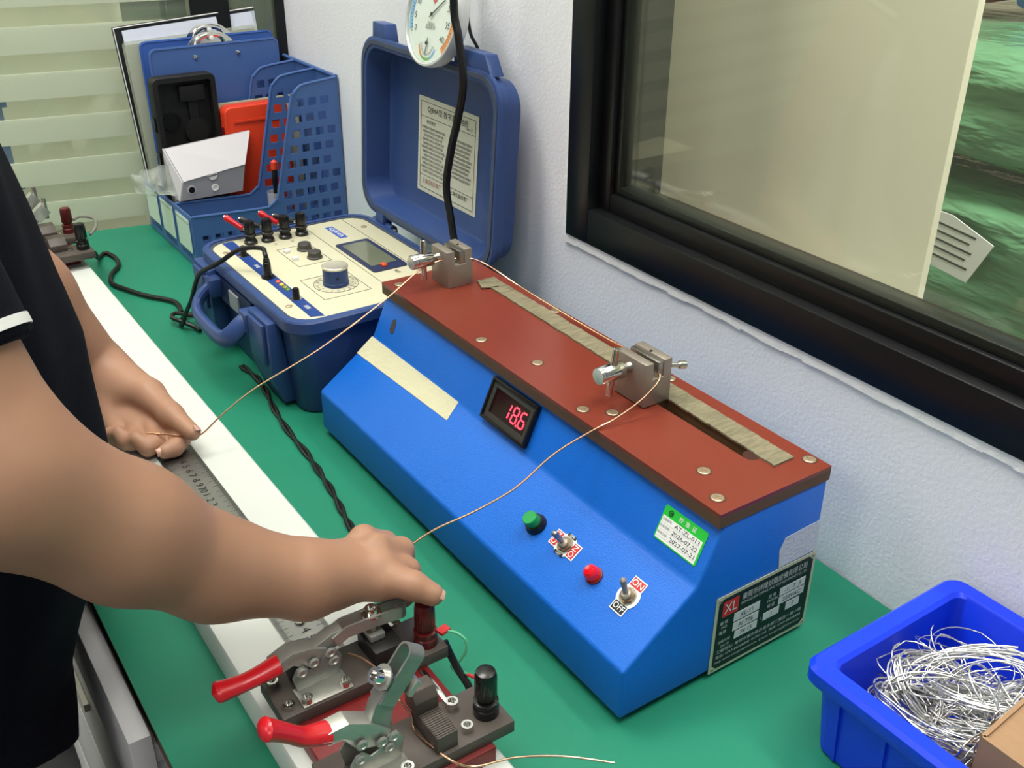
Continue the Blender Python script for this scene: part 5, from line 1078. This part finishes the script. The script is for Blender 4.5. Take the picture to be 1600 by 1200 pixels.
# polo shirt
ZT = np.array([.60, .65, .70, .75, .80, .86, .92, 1.00, 1.05, 1.10, 1.15, 1.20, 1.26, 1.32, 1.36])
FT = np.array([-.524, -.523, -.522, -.515, -.486, -.453, -.449, -.449, -.459, -.467, -.477, -.487, -.505, -.545, -.570])
CT = np.array([-.128, -.130, -.135, -.145, -.155, -.165, -.170, -.178, -.180, -.182, -.185, -.185, -.185, -.185, -.185])
AT = np.array([.192, .190, .187, .184, .180, .173, .166, .168, .172, .176, .180, .180, .165, .105, .070])
BT = np.array([.116, .116, .116, .118, .120, .124, .124, .122, .120, .118, .114, .108, .092, .070, .055])
def torso(p):
    x, y, z = p.T; f = np.interp(z, ZT, FT); a = np.interp(z, ZT, AT); b = np.interp(z, ZT, BT); c = np.interp(z, ZT, CT)
    fold = .004 * np.sin(z * 38 + x * 14) * np.clip((1.0 - z) * 4, 0, 1) + .0025 * np.sin(x * 60 + z * 22)
    u = (x - c) / a; v = (y - (f - b)) / b; rr = np.sqrt(u * u + v * v) + 1e-6
    d = (rr - 1) * (np.sqrt((a * u) ** 2 + (b * v) ** 2) / rr) * .85 - fold
    return np.maximum(d, z - 1.355)
def hemcut(p, d):
    x, y, z = p.T; hem = .665 + .50 * np.clip(x + .10, -.02, .3) + .010 * np.sin(x * 22)
    return np.maximum(d, hem - z)
def sleeve(S, E, f, r0, r1):
    S = np.array(S); E = np.array(E); H = S + (E - S) * f; ax = (E - S) / np.linalg.norm(E - S)
    def fn(p):
        t = np.clip((p - S) @ ax / np.linalg.norm(E - S), 0, 1.2); d = np.linalg.norm(p - S - np.outer(t * np.linalg.norm(E - S), ax), axis=1) - (r0 + (r1 - r0) * t / f)
        return np.maximum(d, (p - H) @ ax)
    return ('f', fn), H, ax
sr, HR, axR = sleeve(SR, ER, .765, .072, .0575); sl2, HL, axL = sleeve(SL, EL, .62, .074, .066)
sdf_obj('polo_shirt', surface([(('f', torso), .01), (sr, .03), (sl2, .03)], (-.52, -.86, .60), (.16, -.40, 1.40), .0045, hemcut), m_navy, pe)
for (H, ax, r, nm) in ((HR, axR, .0588, 0), (HL, axL, .0675, 1)):
    for (o0, o1) in ((-.013, -.0065),):
        MB().rings([[Vector(H + ax * o) + (Vector(ax).orthogonal().normalized() * math.cos(a) + Vector(ax).cross(Vector(ax).orthogonal().normalized()) * math.sin(a)) * rr for a in [2 * PI * k / 40 for k in range(40)]] for (o, rr) in ((o0, r - .003), (o0, r + .0004), (o1, r + .0002), (o1, r - .003))], close=True).build('sleeve_stripe', m_white, pe)
col_ = [(seg((-.185 - .055, -.60, 1.345), (-.185 + .055, -.60, 1.345), .022, .022), .01), (seg((-.185 - .05, -.55, 1.340), (-.185 + .05, -.55, 1.340), .020, .020), .02)]
sdf_obj('collar', surface(col_, (-.30, -.66, 1.30), (-.07, -.50, 1.39), .004), m_navy, pe)
tr_ = [(ell((-.140, -.625, .76), (.125, .080, .10)), .02)]
for sx in (-1, 1):
    hx = -.140 + sx * .076
    tr_ += [(seg((hx, -.620, .80), (hx + sx * .01, -.614, .46), .080, .072), .03), (seg((hx + sx * .01, -.605, .46), (hx + sx * .015, -.640, .07), .072, .060), .03)]
def wr_(p, d):
    x, y, z = p.T; return np.maximum(np.maximum(d + .003 * np.sin(z * 50 + x * 40) , .045 - z), z - .76)
sdf_obj('trousers', surface(tr_, (-.36, -.76, .02), (.07, -.48, .95), .006, wr_), m_trouser, pe)
hair = [(ell((-.185, -.560, 1.545), (.084, .098, .100)), .02), (ell((-.185, -.590, 1.500), (.080, .075, .085)), .02)]
def hcut(p, d): return np.maximum(d, np.minimum(p[:, 1] + .50, 1.555 - p[:, 2]))
sdf_obj('hair', surface(hair, (-.30, -.70, 1.38), (-.07, -.42, 1.67), .005, hcut), mat('black_hair', (22, 19, 18), .5, bump=.5, bscale=300), pe)
for sx in (-1, 1):
    hx = -.150 + sx * .10
    sdf_obj('shoe', surface([(seg((hx, -.715, .042), (hx, -.560, .034), .042, .036), .02), (seg((hx, -.69, .05), (hx, -.665, .09), .042, .038), .02)], (hx - .06, -.78, 0), (hx + .06, -.45, .15), .005, lambda p, d: np.maximum(d, .002 - p[:, 2])), m_black, pe)
    for nm, dz, w in (('eye', 0, .012),): MB().lathe([(0, 0), (.011, .001), (.008, .005), (0, .006)], (-.185 + sx * .030, -.4585, 1.524), (0, 1, 0), 14).build('eye', m_white, pe)
MB().tube([(-.207, -.457, 1.449), (-.196, -.4475, 1.4515), (-.185, -.4455, 1.4500), (-.174, -.4475, 1.4515), (-.163, -.457, 1.449)], .0045, 8, 4).build('lips', mat('lips', (176, 104, 98), .45), pe)
